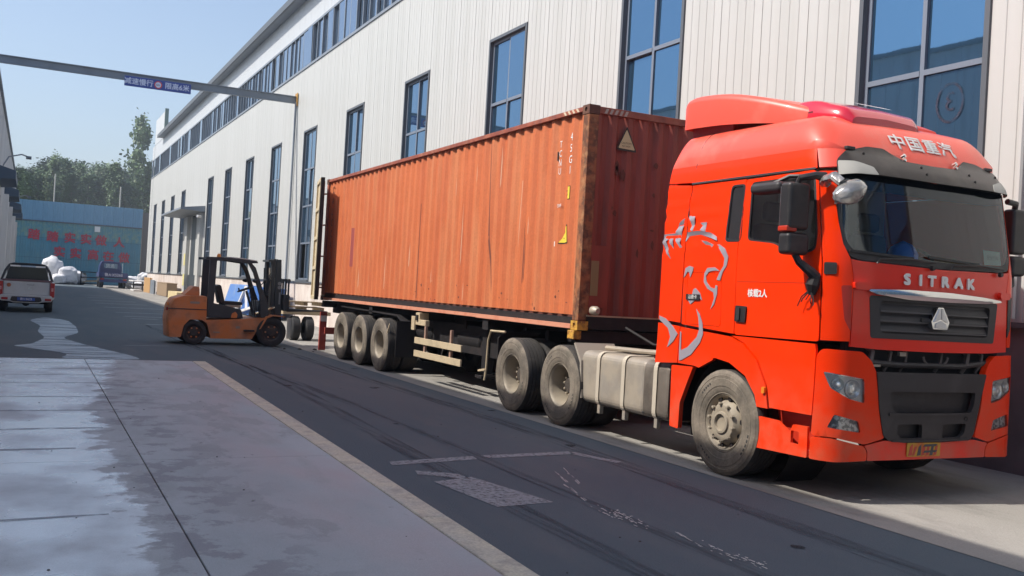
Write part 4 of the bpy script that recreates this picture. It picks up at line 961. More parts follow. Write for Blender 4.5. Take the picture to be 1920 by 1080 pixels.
# ---- lower side: wheel arch cover, step, skirts
AX, AZ, AR = 7.54, .52, .60
def arch(r_, a0, a1, n=14): return [(YCN-(AX+r_*math.cos(a)), AZ+r_*math.sin(a)) for a in [a0+(a1-a0)*k/n for k in range(n+1)]]
flare_in = arch(.62, R(165), R(15), 16)   # front(+t) to rear : y small -> t large
fl_out = [(-.455, .735), (-.50, .94), (-.64, 1.165), (-.845, 1.305), (-1.06, 1.352)]
fi = [(-.605, .735), (-.64, .84), (-.79, 1.005), (-1.03, 1.108), (-1.245, 1.135), (-1.53, 1.012), (-1.66, .90)]
body('wheel_flare', [(-.605, .735), (-.455, .735), (-.50, .94), (-.64, 1.165), (-.845, 1.305), (-1.065, 1.36), (-1.30, 1.375), (-1.30, 1.13), (-1.245, 1.135), (-1.03, 1.108), (-.79, 1.005), (-.64, .84)], off=.02, th=.05)
body('side_fairing', [(-1.31, 1.375), (-1.875, 1.41), (-1.885, 1.03), (-1.60, 1.025), (-1.53, 1.012), (-1.31, 1.11)], off=.002, th=.04)
body('side_fairing', [(-1.885, 1.415), (YRr+.0, 1.435), (YRr-.0, 1.25), (-2.30, 1.0), (-1.90, 1.03)], off=.002, th=.04)
body('rear_skirt', rnd([(-1.99, 1.00), (-1.62, 1.012), (-1.70, .855), (-1.812, .62), (-1.82, .345), (-1.97, .355)], .02), off=.004, th=.05)
body('step_cover', [(-.445, .745), (.075, .748), (.09, 1.32), (.08, 1.372), (-1.03, 1.372), (-.84, 1.315), (-.635, 1.175), (-.49, .945)], off=.006, th=.04)
stp_hole = rnd([(-.14, .47), (-.04, .47), (-.04, .585), (-.14, .585)], .015)
body('step', rnd([(-.60, .355), (.055, .372), (.05, .645), (-.12, .64), (-.16, .56), (-.32, .645), (-.60, .65)], .015), off=.012, th=.03, holes=[stp_hole])
mb = MB(); mb.box(6.2, 6.45, 6.42, 7.02, .40, .42); mb.build('step_tread', mat('tread_plate', (.62, .12, .05), .4, col2=(.7, .6, .5), scale=40), tk)
mb = MB(); mb.box(6.3, 6.5, 6.40, 7.0, .42, .75); mb.build('step_well', mat('well_red', (.5, .03, .01), .5), tk)
body('side_marker', rnd([(-.53, .87), (-.49, .87), (-.49, .93), (-.53, .93)], .015), off=.04, th=.03, m_=AMB)
mb = MB(); mb.lathe((6.45, AX, AZ), (1, 0, 0), [(0, .66), (.5, .66), (.5, .001)], 24); mb.build('wheel_well', CHAS, tk)
for sx, ex in ((6.22, 6.62), (8.2, 8.6)):
    mb = MB()
    pts = arch(.63, R(200), R(-20), 14); P3 = [(YCN-t, z) for t, z in pts]
    for a, b_ in zip(P3[:-1], P3[1:]): mb.add([(sx, a[0], a[1]), (ex, a[0], a[1]), (ex, b_[0], b_[1]), (sx, b_[0], b_[1])], [(0, 1, 2, 3)])
    mb.build('inner_fender', FLAP, tk, recalc=False)
# ---- lower front
low_l = rnd([(.082, .58), (.10, 1.28), (.145, 1.338), (.50, 1.328), (.60, 1.25), (.655, 1.15), (.70, .82), (.775, .575), (.56, .52), (.25, .578)], .03, 3)
headL = rnd([(.155, 1.14), (.525, 1.092), (.54, .88), (.375, .915), (.215, 1.0)], .02, 3)
fogL = rnd([(.255, .775), (.485, .722), (.515, .622), (.205, .66)], .015, 3)
def lowc(nm, P, off=.012, th=.05, m_=REDF, holes=()): return patch(nm, P, m_, tk, S, off, th, h=.06, holes=holes)
M2 = lambda P: [(CT-.08-t*1.0, z) for t, z in reversed(P)]
lf = [patch('bumper_corner', low_l, RED, tk, S, .012, .06, h=.06, holes=[headL, fogL]),
      patch('bumper_corner', M2(low_l), RED, tk, S, .012, .06, h=.06, holes=[M2(headL), M2(fogL)])]
capL = rnd([(.075, .372), (.262, .365), (.59, .378), (.59, .455), (.555, .505), (.25, .566), (.08, .566)], .02, 3)
patch('bumper_end_cap', capL, RED, tk, S, .014, .06, h=.06); patch('bumper_end_cap', M2(capL), RED, tk, S, .014, .06, h=.06)
patch('bumper_skirt', rnd([(.60, .378), (.70, .380), (1.35, .388), (2.0, .380), (CT-.68, .378), (CT-.68, .46), (CT-.645, .51), (CT-.85, .545), (1.35, .53), (.78, .555), (.565, .51), (.60, .46)], .015, 3), REDF, tk, S, .012, .06, h=.06)
for P, nm in ((headL, 'headlight'), (M2(headL), 'headlight')):
    hl = patch(nm, P, mat('lamp_housing', (.78, .76, .73), .3, .3, spec=.6), tk, S, -.016, .02, h=.05)
    pts = [Vector(p) for p in P]; cx = sum(p.x for p in pts)/len(pts); flip = cx > CT/2
    for a, b_, rr_ in ((.275, 1.035, .058), (.42, 1.0, .082)):
        a2 = CT-.08-a if flip else a
        c = Vector(S(a2, b_, -.022)); nn = (Vector(S(a2, b_, .1))-Vector(S(a2, b_, 0))).normalized()
        mb = MB(); mb.lathe(c, nn, [(.0, rr_), (.02, rr_*.97), (.006, rr_*.7), (.01, rr_*.62), (.026, rr_*.45), (.032, .001)], 20); mb.build('lamp_bowl', REFL, hl)
    patch('lamp_rim', [(p[0], p[1]) for p in P], CHROME, hl, S, -.004, .02, h=.05, holes=[[(cx+(p[0]-cx)*.93, 1.01+(p[1]-1.01)*.90) for p in P]])
    # clear cover
    patch('lamp_cover', P, CLR, hl, S, .008, .004, h=.05)
for P in (fogL, M2(fogL)):
    fl = patch('fog_lamp', P, mat('fog_reflector', (.80, .79, .77), .3, .5, col2=(.25, .25, .25), scale=26, lo=.47, hi=.53), tk, S, -.012, .02, h=.04)
    patch('lamp_cover', P, CLR, fl, S, .006, .004, h=.05)
# black lower grille
lg = rnd([(.652, 1.158), (2.06, 1.155), (1.985, .93), (1.90, .60), (1.85, .548), (1.0, .535), (.82, .552), (.755, .60), (.70, .82)], .02, 3)
slot1 = rnd([(.80, .99), (1.90, .985), (1.88, .86), (1.84, .80), (.90, .80), (.83, .84)], .03, 3)
slotA = rnd([(.91, .70), (1.20, .70), (1.20, .575), (.95, .575), (.90, .62)], .02, 3)
slotB = rnd([(1.46, .70), (1.78, .70), (1.76, .61), (1.70, .575), (1.46, .575)], .02, 3)
patch('lower_grille', lg, DGREY, tk, S, .022, .04, h=.06, holes=[slot1, slotA, slotB])
patch('grille_backing', rnd([(.75, 1.05), (1.97, 1.05), (1.85, .57), (.85, .57)], .02), BLK, tk, S, -.05, .01, h=.12)
patch('grille_lip', rnd([(.80, .80), (1.90, .80), (1.90, .775), (.80, .775)], .008), DGREY, tk, S, .035, .04, h=.1)
patch('grille_lip', rnd([(.85, .562), (1.82, .562), (1.82, .545), (.85, .545)], .006), DGREY, tk, S, .032, .03, h=.1)
mb = MB(); q = S(1.77, .745, .024); mb.lathe(q, (0, -1, 0), [(0, .022), (.004, .02), (-.01, .014), (-.01, .001)], 12); mb.build('tow_cover', BLK, tk)
plt = patch('number_plate', rnd([(1.03, .412), (1.44, .412), (1.44, .535), (1.03, .535)], .01), mat('plate_yellow', (.48, .26, .03), .5, dirt=(.5, .05, .02), dscale=9, damt=1.), tk, S, .024, .008, h=.1)
rg = random.Random(2)
for k in range(7):
    a = 1.045+.052*k; mm = mat('plate_red_smear', (.45, .06, .04), .6) if k % 3 != 2 else mat('plate_black', (.06, .06, .07), .6)
    patch('plate_mark', [(a, .42), (a+.03+rg.uniform(-.01, .02), .425), (a+.05, .52+rg.uniform(-.02, .01)), (a+.02, .50)], mm, plt, S, .026, .002, h=.05)
for z_ in (.50, .445): patch('plate_mark', [(1.22, z_), (1.38, z_+.004), (1.40, z_+.022), (1.24, z_+.02)], mat('plate_black', (.06, .06, .07), .6), plt, S, .028, .002, h=.1)
# engine bay gap
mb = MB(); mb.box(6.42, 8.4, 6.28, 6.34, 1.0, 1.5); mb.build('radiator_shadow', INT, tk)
mb = MB(); mb.tube([(6.55, 6.22, 1.24), (7.0, 6.2, 1.22), (7.8, 6.2, 1.22), (8.2, 6.22, 1.26)], .028, 8); mb.build('cross_pipe', DGREY, tk)
mb = MB()
for k, (x, rr_) in enumerate(((6.62, .05), (6.85, .03), (7.05, .025), (7.5, .03), (7.85, .05), (8.05, .03))):
    mb = MB(); mb.tube([(x, 6.24, 1.16), (x+.02, 6.2, 1.24), (x+.06, 6.22, 1.33), (x+.03, 6.27, 1.38)], rr_*.55, 6); mb.build('engine_hose', mat('hose_dust', (.12, .10, .09), .7), tk)
mb = MB(); mb.tube([(7.45+.16*math.cos(a), 6.19, 1.30+.09*math.sin(a)) for a in [math.pi*(1+k/12) for k in range(13)]], .012, 5)
mb.build('engine_hose', mat('hose_dust', (.12, .10, .09), .7), tk)
mb = MB(); mb.box(6.98, 7.06, 6.18, 6.21, 1.30, 1.335); mb.build('connector', ALU, tk)
mb = MB(); mb.box(6.66, 6.75, 6.18, 6.2, 1.2, 1.22); mb.build('connector', ALU, tk)
# upper grille: recessed slats, badge
patch('upper_grille', grl, DGREY, tk, S, -.035, .012, h=.1)
patch('grille_frame', grl, DGREY, tk, S, .004, .04, h=.08, holes=[rnd([(.69, 1.50), (CT-.70, 1.50), (CT-.665, 1.785), (.675, 1.785)], .05, 4)])
for k in range(3):
    z = 1.70-k*.085
    patch('grille_bar', rnd([(.69, z), (CT-.69, z-.004), (CT-.69, z-.016), (.69, z-.014)], .004), mat('grille_edge', (.08, .075, .078), .4), tk, lambda t, z_, off=0.: S(t, z_, off), .0, .03, h=.1)
    patch('grille_slat', [(.69, z+.058), (CT-.69, z+.056), (CT-.69, z), (.69, z)], DGREY, tk, lambda t, z_, off=0., zz=z: S(t, z_, off-.030*(z_-zz)/.058), -.003, .006, h=.1)
patch('chrome_strip', rnd([(.525, 1.862), (.62, 1.835), (.98, 1.806), (1.51, 1.804), (2.02, 1.816), (2.24, 1.836), (2.235, 1.852), (1.98, 1.872), (1.51, 1.892), (.98, 1.893), (.54, 1.876)], .01, 2), CHROME, tk, lambda t, z_, off=0.: S(t, z_, off+.018*math.cos(max(-1, min(1, (z_-1.85)/.045))*1.4)), .022, .03, h=.03)
bd = rnd([(1.335, 1.753), (1.40, 1.753), (1.482, 1.622), (1.455, 1.555), (1.275, 1.555), (1.25, 1.622)], .006, 2)
bo = patch('badge', bd, CHROME, tk, S, .034, .05, h=.05)
bc = Vector((1.366, 1.632))
def facet(pts): patch('badge_facet', pts, mat('badge_silver', (.62, .62, .62), .3, .7), bo, S, .042, .008, h=.05)
facet([(1.343, 1.742), (1.360, 1.742), (1.360, 1.648), (1.290, 1.618), (1.275, 1.622)])
facet([(1.374, 1.742), (1.392, 1.742), (1.458, 1.622), (1.444, 1.618), (1.374, 1.648)])
facet([(1.367, 1.632), (1.430, 1.604), (1.436, 1.568), (1.294, 1.568), (1.302, 1.604)])
patch('badge_slot', [(1.16, 1.648), (1.58, 1.648), (1.58, 1.612), (1.16, 1.612)], BLK, tk, S, .006, .012, h=.1)
v, fs = None, None
for s, t_ in zip('SITRAK', (.965, 1.125, 1.265, 1.435, 1.62, 1.79)):
    lettering('front_lettering', s, .13, WHD, tk, S, t_, 1.983, .016, sx=1.25, bold=.007, thick=.016)
for s, t_, z_ in zip('中国重汽', (1.09, 1.31, 1.53, 1.75), (3.222, 3.222, 3.222, 3.222)):
    v, fs = text_geo(s, .19, 1.1, .010); mb = MB()
    Xc = plan(t_)[0]
    def onroof(a, b_):
        # march up the brow/roof front: b_ = arc height
        x = Xc+a; y = 6.375+.07*(x-XC)**2+.075+(b_-.085)*.55; return tuple(roof_pt(x, y, .012))
    for i, (da, db) in enumerate(((0, 0), (.006, .004), (-.006, -.004), (.006, -.004), (-.006, .004))): mb.add([tuple(Vector(onroof(a+da, b_+.085+db))+Vector((0, -.0004*i, .0003*i))) for a, b_ in v], fs); mb.build('roof_lettering', WHD, tk, recalc=False)
# ---- windscreen, black border, visor, wipers
ws = rnd([(.262, 2.45), (.30, 2.255), (.36, 2.15), (.48, 2.128), (1.4, 2.108), (CT-.48, 2.128), (CT-.36, 2.15), (CT-.30, 2.255), (CT-.262, 2.45), (CT-.262, 2.93), (.262, 2.93)], .03)
wsi = rnd([(.292, 2.45), (.33, 2.28), (.40, 2.205), (.50, 2.185), (1.4, 2.165), (CT-.50, 2.185), (CT-.40, 2.205), (CT-.33, 2.28), (CT-.292, 2.45), (CT-.292, 2.9), (.292, 2.9)], .05)
patch('windscreen_border', ws, BLK, tk, S, -.004, .012, h=.08, holes=[wsi]); patch('windscreen', wsi, WS, tk, S, -.006, .004, h=.09)
def voff(t, z): 
    e = min(1, max(0, (t-.27)/.12))*min(1, max(0, (CT-.27-t)/.12)); return .012+.10*e*max(0, min(.24, 3.12-z))/.24*.8
vis_o = rnd([(.262, 2.868), (.61, 2.878), (1.4, 2.868), (CT-.61, 2.878), (CT-.262, 2.868), (CT-.275, 3.01), (CT-.36, 3.10), (CT-.62, 3.16), (CT-.82, 3.165), (CT-1.04, 3.05), (1.4, 3.04), (1.04, 3.05), (.82, 3.165), (.62, 3.165), (.36, 3.10), (.27, 3.01)], .03)
vo = patch('sun_visor', vis_o, VIS, tk, S, voff, .008, h=.05)
triP = rnd([(.275, 2.995), (.45, 2.972), (.585, 2.935), (.625, 2.876), (.27, 2.868)], .012)
patch('visor_end_plate', triP, mat('pale_plate_grey', (.36, .35, .32), .6), tk, S, lambda a, b: voff(a, b)+.006, .004, h=.05); patch('visor_end_plate', M_(triP), mat('pale_plate_grey', (.36, .35, .32), .6), tk, S, lambda a, b: voff(a, b)+.006, .004, h=.05)
for t_, z_ in ((.55, 3.08), (1.20, 3.0), (1.22, 2.93), (1.88, 3.0), (1.90, 2.93), (2.38, 3.04)):
    c = S(t_, z_, voff(t_, z_)+.002); mb = MB(); mb.lathe(c, (0, -1, .2), [(0, .014), (.006, .012), (.008, .001)], 8); mb.build('visor_screw', CHAS, tk)
for t_ in (1.03, 1.75):
    c = Vector(S(t_, 3.10, .02)); mb = MB(); mb.lathe(c, (0, -1, .5), [(0, .022), (.03, .02), (.035, .001)], 10); mb.lathe(c+Vector((0, -.01, -.04)), (0, -1, .5), [(0, .018), (.03, .016), (.035, .001)], 8); mb.build('marker_lamp', CHROME, tk)
for t_ in (.42, CT-.42):
    c = Vector(S(t_, 3.16 if False else 3.115, .01)); mb = MB(); mb.box(c.x-.05, c.x+.05, c.y-.015, c.y+.03, c.z+.0, c.z+.03); mb.build('roof_lamp', DGREY, tk, bevel=.006)
for t0, t1, dz in ((.62, 1.30, 0), (1.50, 2.28, 0)):
    mb = MB(); mb.tube([S(t0, 2.105, .02), S(t0+.02, 2.14, .04), S((t0+t1)/2, 2.16, .045), S(t1, 2.15, .03)], .010, 6); mb.build('wiper_arm', BLK, tk)
    mb = MB(); a = S(t0-.28, 2.20, .02); b2 = S(t0+.42, 2.175, .02); mb.beam(a, b2, .012, .022); mb.build('wiper_blade', BLK, tk)
    mb = MB(); c = S(t1-.05, 2.10, .02); mb.lathe(c, (0, -1, 0), [(0, .025), (.03, .02), (.03, .001)], 8); mb.build('wiper_pivot', BLK, tk)
tb = rnd([(.292, 2.80), (.60, 2.76), (1.4, 2.745), (CT-.60, 2.76), (CT-.292, 2.80), (CT-.292, 2.90), (.292, 2.90)], .02)
patch('visor_shade_band', tb, mat('visor_shade_band', (.012, .014, .03), .3), tk, S, -.014, .003, h=.1)  # dark strip standing for shade and reflection under the visor
# ---- side glass
patch('side_window_seal', [(a, b_) for a, b_ in win], BLK, tk, S, .001, .016, h=.08, holes=[[( -.38+(a+.38)*.955, 2.53+(b_-2.53)*.94) for a, b_ in win]])
patch('side_window', win, SIDEG, tk, S, -.012, .004, h=.1)
patch('rear_side_seal', win2, BLK, tk, S, .003, .02, h=.08, holes=[[(-1.07+(a+1.07)*.84, 2.575+(b_-2.575)*.93) for a, b_ in win2]])
patch('rear_side_window', win2, mat('tinted_glass', (.02, .02, .022), .06, spec=.8), tk, S, -.008, .004, h=.1)
hd = patch('door_handle', rnd([(-.985, 1.515), (-.83, 1.51), (-.82, 1.665), (-.975, 1.67)], .02), BLK, tk, S, .022, .02, h=.06)
patch('handle_grip', rnd([(-.94, 1.53), (-.90, 1.53), (-.90, 1.65), (-.94, 1.65)], .012), DGREY, hd, S, .035, .02, h=.06)
patch('door_lower_seam', [(-.99, 1.90), (.11, 1.90), (.11, 1.905), (-.99, 1.905)], mat('seam_red', (.4, .02, .004), .4), tk, S, .005, .003, h=.15)
# ---- decals
LION = {"m1": [(-2.27, 2.397), (-2.024, 2.405), (-2.0, 2.341), (-1.933, 2.253), (-1.971, 2.245), (-2.036, 2.318), (-2.053, 2.342), (-2.097, 2.368), (-2.082, 2.239), (-2.145, 2.296), (-2.171, 2.353), (-2.212, 2.322), (-2.117, 2.128), (-2.182, 2.184), (-2.272, 2.307)],
"m2": [(-2.052, 2.414), (-2.014, 2.509), (-1.905, 2.56), (-1.934, 2.498), (-1.945, 2.403), (-1.966, 2.293), (-2.008, 2.31)],
"m3": [(-1.857, 2.581), (-1.757, 2.592), (-1.738, 2.552), (-1.757, 2.483), (-1.754, 2.413), (-1.795, 2.43), (-1.809, 2.524)],
"m4": [(-1.66, 2.503), (-1.546, 2.506), (-1.546, 2.399), (-1.631, 2.424), (-1.613, 2.47)],
"m5": [(-1.871, 2.346), (-1.842, 2.408), (-1.667, 2.418), (-1.465, 2.396), (-1.357, 2.348), (-1.327, 2.307), (-1.43, 2.335), (-1.636, 2.378), (-1.823, 2.368), (-1.851, 2.306)],
"m6": [(-1.589, 2.316), (-1.501, 2.306), (-1.383, 2.266), (-1.298, 2.272), (-1.196, 2.225), (-1.139, 2.144), (-1.161, 2.056), (-1.215, 1.997), (-1.254, 1.908), (-1.31, 1.914), (-1.273, 1.982), (-1.208, 2.056), (-1.201, 2.129), (-1.265, 2.204), (-1.319, 2.247), (-1.428, 2.236), (-1.52, 2.268)],
"m7": [(-1.86, 1.93), (-1.838, 2.03), (-1.771, 2.055), (-1.70, 2.04), (-1.711, 2.0), (-1.75, 1.93), (-1.77, 1.99), (-1.802, 1.993), (-1.835, 1.95)],
"m8": [(-1.514, 1.98), (-1.47, 2.033), (-1.349, 2.041), (-1.27, 2.004), (-1.346, 2.008), (-1.442, 1.995), (-1.487, 1.95), (-1.469, 1.89), (-1.404, 1.838), (-1.33, 1.825), (-1.322, 1.862), (-1.29, 1.855), (-1.29, 1.773), (-1.329, 1.668), (-1.384, 1.614), (-1.334, 1.728), (-1.351, 1.787), (-1.451, 1.822), (-1.518, 1.889)],
"m9": [(-1.684, 1.809), (-1.648, 1.826), (-1.569, 1.774), (-1.526, 1.699), (-1.59, 1.735), (-1.72, 1.654), (-1.767, 1.699), (-1.704, 1.747)],
"m10": [(-1.616, 1.612), (-1.549, 1.554), (-1.497, 1.466), (-1.478, 1.361), (-1.523, 1.267), (-1.66, 1.135), (-1.83, 1.06), (-1.86, 1.06), (-1.865, 1.16), (-1.865, 1.366), (-1.845, 1.353), (-1.836, 1.167), (-1.729, 1.206), (-1.578, 1.324), (-1.548, 1.402), (-1.571, 1.522)],
"m11": [(-2.263, 1.513), (-2.136, 1.487), (-2.009, 1.414), (-1.909, 1.334), (-1.98, 1.25), (-2.085, 1.179), (-2.037, 1.294), (-2.086, 1.386), (-2.244, 1.466)]}
for k, P in LION.items():
    patch('mane_decal' if k in ('m1', 'm2', 'm3', 'm4') else 'beast_decal', rnd(P, .006, 2), GREYD, tk, S, .0075 if k not in ('m10', 'm11') else .0095, .004, h=.04)
lettering('door_lettering', '核载2人', .08, WHD, tk, S, -.68, 1.79, .008, bold=.002)
pl = patch('side_nameplate', rnd([(-1.795, 1.70), (-1.565, 1.70), (-1.565, 1.76), (-1.795, 1.76)], .01), BLK, tk, S, .014, .008, h=.1)
lettering('nameplate_text', '汕德卡', .05, WHD, pl, S, -1.68, 1.73, .017)
# ---- mirrors
def hull_box(name, x0, x1, y0, y1, z0, z1, m_, parent, bev=.03): mb = MB(); mb.box(x0, x1, y0, y1, z0, z1); return mb.build(name, m_, parent, bevel=bev, seg=3)
mr = hull_box('side_mirror', 5.86, 6.10, 6.46, 6.60, 2.36, 2.775, BLK, tk, .035)
hull_box('wide_angle_mirror', 5.86, 6.11, 6.45, 6.60, 2.14, 2.335, BLK, mr, .04)
mb = MB(); mb.box(5.85, 5.97, 6.47, 6.59, 2.34, 2.39); mb.build('mirror_indicator', mat('mirror_red', (.45, .03, .01), .3), mr, bevel=.012)
mb = MB(); mb.box(5.88, 6.085, 6.602, 6.606, 2.40, 2.74); mb.build('mirror_glass', CHROME, mr)
mb = MB(); mb.tube([(6.0, 6.53, 2.77), (6.0, 6.5, 2.82), (6.1, 6.42, 2.845), (6.19, 6.40, 2.84)], [.025, .03, .035, .045], 8); mb.build('mirror_arm', BLK, mr)
mb = MB(); mb.tube([(6.0, 6.52, 2.15), (6.02, 6.48, 2.08), (6.1, 6.42, 2.0), (6.17, 6.42, 1.95)], [.03, .035, .045, .055], 8); mb.build('mirror_arm', BLK, mr)
mb = MB(); mb.tube([(6.17, 6.42, 1.98), (6.13, 6.42, 1.88), (6.14, 6.43, 1.80)], [.05, .06, .03], 8)
for k in range(5): a = k*1.3; mb.tube([(6.13, 6.42, 1.86), (6.10+.02*math.cos(a), 6.44+.08*math.sin(a), 1.80-.02*k), (6.10, 6.46+.1*math.sin(a), 1.72+.03*math.cos(a*2))], .006, 4)
mb.build('loose_cables', CHAS, mr)
km = hull_box('kerb_mirror', 5.90, 6.06, 6.66, 7.06, 2.70, 2.80, DGREY, tk, .04)
mb = MB(); mb.tube([(6.0, 6.85, 2.79), (6.08, 6.72, 2.86), (6.17, 6.6, 2.86)], .02, 6); mb.build('mirror_arm', BLK, km)
FOIL = mat('crinkled_plastic_wrap', (.55, .53, .50), .15, .55, col2=(.28, .27, .26), scale=9, lo=.42, hi=.58, bump=1., bscale=18)
fm = MB(); rg = random.Random(11)
prof = [(-.14, .001), (-.13, .05), (-.06, .085), (.04, .10), (.12, .085), (.16, .04), (.165, .001)]
fm.lathe((6.10, 6.03, 2.665), (.9, -.12, .42), prof, 14)
fm.v = [tuple(Vector(q)+Vector((rg.uniform(-.010, .010), rg.uniform(-.012, .012), rg.uniform(-.010, .010)))) for q in fm.v]
fmo = fm.build('wrapped_front_mirror', FOIL, tk)
mb = MB(); mb.tube([(6.04, 6.04, 2.74), (6.02, 6.12, 2.80), (6.08, 6.28, 2.80), (6.19, 6.40, 2.80)], [.04, .045, .04, .05], 8)
mb.v = [tuple(Vector(q)+Vector((rg.uniform(-.008, .008), rg.uniform(-.008, .008), rg.uniform(-.008, .008)))) for q in mb.v]; mb.build('mirror_arm', FOIL, fmo)
rm = hull_box('side_mirror', 8.71, 8.93, 6.40, 6.54, 2.34, 2.79, BLK, tk, .035)
hull_box('wide_angle_mirror', 8.71, 8.93, 6.39, 6.54, 2.12, 2.32, BLK, rm, .04)
mb = MB(); mb.tube([(8.8, 6.47, 2.77), (8.75, 6.42, 2.84), (8.62, 6.42, 2.85)], .03, 8); mb.build('mirror_arm', BLK, rm)
mb = MB(); mb.tube([(8.8, 6.47, 2.13), (8.75, 6.42, 2.03), (8.66, 6.42, 2.0)], .03, 8); mb.build('mirror_arm', BLK, rm)
# ---- roof deflector (side fairings + top) and cooling unit
secs0 = [(8.70, 6.34, 3.555, 3.84, .05), (8.64, 6.33, 3.553, 3.885, .06), (8.45, 6.335, 3.55, 3.90, .07), (8.05, 6.36, 3.535, 3.865, .07), (7.6, 6.42, 3.50, 3.77, .07), (7.2, 6.53, 3.46, 3.65, .06), (6.9, 6.68, 3.44, 3.54, .035)]
def lerp_secs(rows_, n=6):
    out = []
    for i in range(len(rows_)-1):
        a = rows_[max(i-1, 0)]; b = rows_[i]; c = rows_[i+1]; d = rows_[min(i+2, len(rows_)-1)]
        for k in range(n):
            t = k/n; out.append(tuple(.5*(2*q+(r_-p)*t+(2*p-5*q+4*r_-s_)*t*t+(3*q-p-3*r_+s_)*t**3) for p, q, r_, s_ in zip(a, b, c, d)))
    return out+[rows_[-1]]
secs = lerp_secs(secs0, 5)
mb = MB(); n_ = 0; rows = []
for y, xl, z0, z1, rr_ in secs:
    xr = 2*XC-xl; o_ = [(xl, z0), (xl, z1-rr_)] + [(xl+rr_*(1-math.cos(a)), z1-rr_+rr_*math.sin(a)) for a in [math.pi/2*k/4 for k in range(1, 5)]]
    o_ += [(XC, z1+.03)] + [(2*XC-a, b_) for a, b_ in reversed(o_)]
    rows.append([(a, y, b_) for a, b_ in o_])
k_ = len(rows[0]); vs = [p for r_ in rows for p in r_]
fs = [(i*k_+j, i*k_+j+1, (i+1)*k_+j+1, (i+1)*k_+j) for i in range(len(rows)-1) for j in range(k_-1)]
mb.add(vs, fs, True); mb.add(rows[0], [tuple(range(k_))]); mb.add(rows[-1], [tuple(range(k_-1, -1, -1))])
df = mb.build('roof_deflector', REDD, tk)
for x in (6.44, 8.34):
    mb = MB(); mb.box(x, x+.04, 8.0, 8.68, 3.42, 3.57); mb.build('deflector_bracket', mat('bracket_red', (.40, .03, .03), .5), tk)
mb = MB()
ACX = 7.13
acs = lerp_secs([(7.66, 6.68, 3.46, 3.60), (7.55, 6.64, 3.46, 3.66), (7.30, 6.60, 3.46, 3.70), (7.05, 6.58, 3.45, 3.68), (6.85, 6.59, 3.43, 3.62), (6.70, 6.63, 3.41, 3.57), (6.62, 6.70, 3.39, 3.48)], 4)
rows = []
for y, xl, z0, z1 in acs:
    xr = 2*ACX-xl; rows.append([(xl, y, z0)]+[(xl+.10*(1-math.cos(a)), y, z0+.04+(z1-z0-.04)*math.sin(a)) for a in [math.pi/2*k/6 for k in range(7)]]+[(ACX, y, z1+.015)]+[(xr-.10*(1-math.cos(a)), y, z0+.04+(z1-z0-.04)*math.sin(a)) for a in [math.pi/2*k/6 for k in range(6, -1, -1)]]+[(xr, y, z0)])
k_ = len(rows[0]); vs = [p for r_ in rows for p in r_]; mb.add(vs, [(i*k_+j, i*k_+j+1, (i+1)*k_+j+1, (i+1)*k_+j) for i in range(len(rows)-1) for j in range(k_-1)], True)
mb.add(rows[0], [tuple(range(k_))]); mb.add(rows[-1], [tuple(range(k_-1, -1, -1))])
ac = mb.build('roof_cooler', ACRED, tk)
mb = MB(); mb.prism([(6.98, 3.475), (7.40, 3.475), (7.30, 3.56), (7.02, 3.56)], 'x', 6.585, 6.60); mb.build('cooler_intake', mat('intake_dark', (.12, .01, .015), .5), ac)
sf2 = lambda a, b, off=0.: (7.14+a, 6.80+b*.96, 3.618+b*.32+off)
mb = MB(); mb.add([sf2(-.2, -.055, .03), sf2(.2, -.055, .03), sf2(.2, .055, .03), sf2(-.2, .055, .03)], [(0, 1, 2, 3)]); st = mb.build('cooler_sticker', WHD, ac, recalc=False)
lettering('sticker_text', '驻车空调', .07, mat('text_red', (.5, .05, .05), .5), ac, sf2, 0, 0, .034)
# ---- cabin interior seen through the glass
CAB = mat('cabin_grey', (.75, .75, .72), .8); CABD = mat('cabin_dark', (.07, .07, .072), .7)
mb = MB(); mb.box(6.22, 8.6, 6.36, 8.66, 1.40, 1.46); mb.build('cab_floor', CABD, tk)
mb = MB(); mb.prism([(6.36, 1.46), (6.36, 2.06), (6.40, 2.14), (6.62, 2.17), (6.76, 2.02), (6.74, 1.5)], 'x', 6.42, 8.40); mb.build('dashboard', mat('dash_grey', (.16, .16, .16), .7), tk, bevel=.02)
mb = MB(); mb.box(6.26, 8.56, 7.9, 7.93, 1.5, 3.1); mb.build('rear_curtain', mat('curtain_beige', (.80, .79, .72), .9), tk)
mb = MB(); mb.box(6.30, 8.52, 6.85, 8.6, 3.10, 3.118); mb.build('headliner', CAB, tk)
for x in (6.75, 8.05):
    mb = MB(); mb.box(x-.25, x+.25, 7.25, 7.75, 1.55, 1.80); mb.prism([(7.62, 1.80), (7.72, 2.5), (7.60, 2.52), (7.50, 1.80)], 'x', x-.24, x+.24); mb.box(x-.14, x+.14, 7.60, 7.70, 2.54, 2.74); mb.build('seat', mat('seat_fabric', (.16, .16, .16), .9), tk, bevel=.04)
swc = Vector((8.02, 6.86, 2.13)); mb = MB(); ux = Vector((1, 0, 0)); uy = Vector((0, .45, .89))
mb.tube([swc+ux*.23*math.cos(a)+uy*.23*math.sin(a) for a in [2*math.pi*k/24 for k in range(25)]], .016, 6, False); mb.tube([swc-ux*.22, swc, swc+ux*.22], .018, 6); mb.build('steering_wheel', BLK, tk)
mb = MB(); mb.prism([(2.12, 0), (2.36, 0)] if False else [(6.42, 2.12), (6.50, 2.12), (6.47, 2.9), (6.42, 2.9)], 'x', 6.46, 6.50); mb.build('grab_bar', CABD, tk)
PAP = mat('paper_white', (.62, .66, .60), .8)
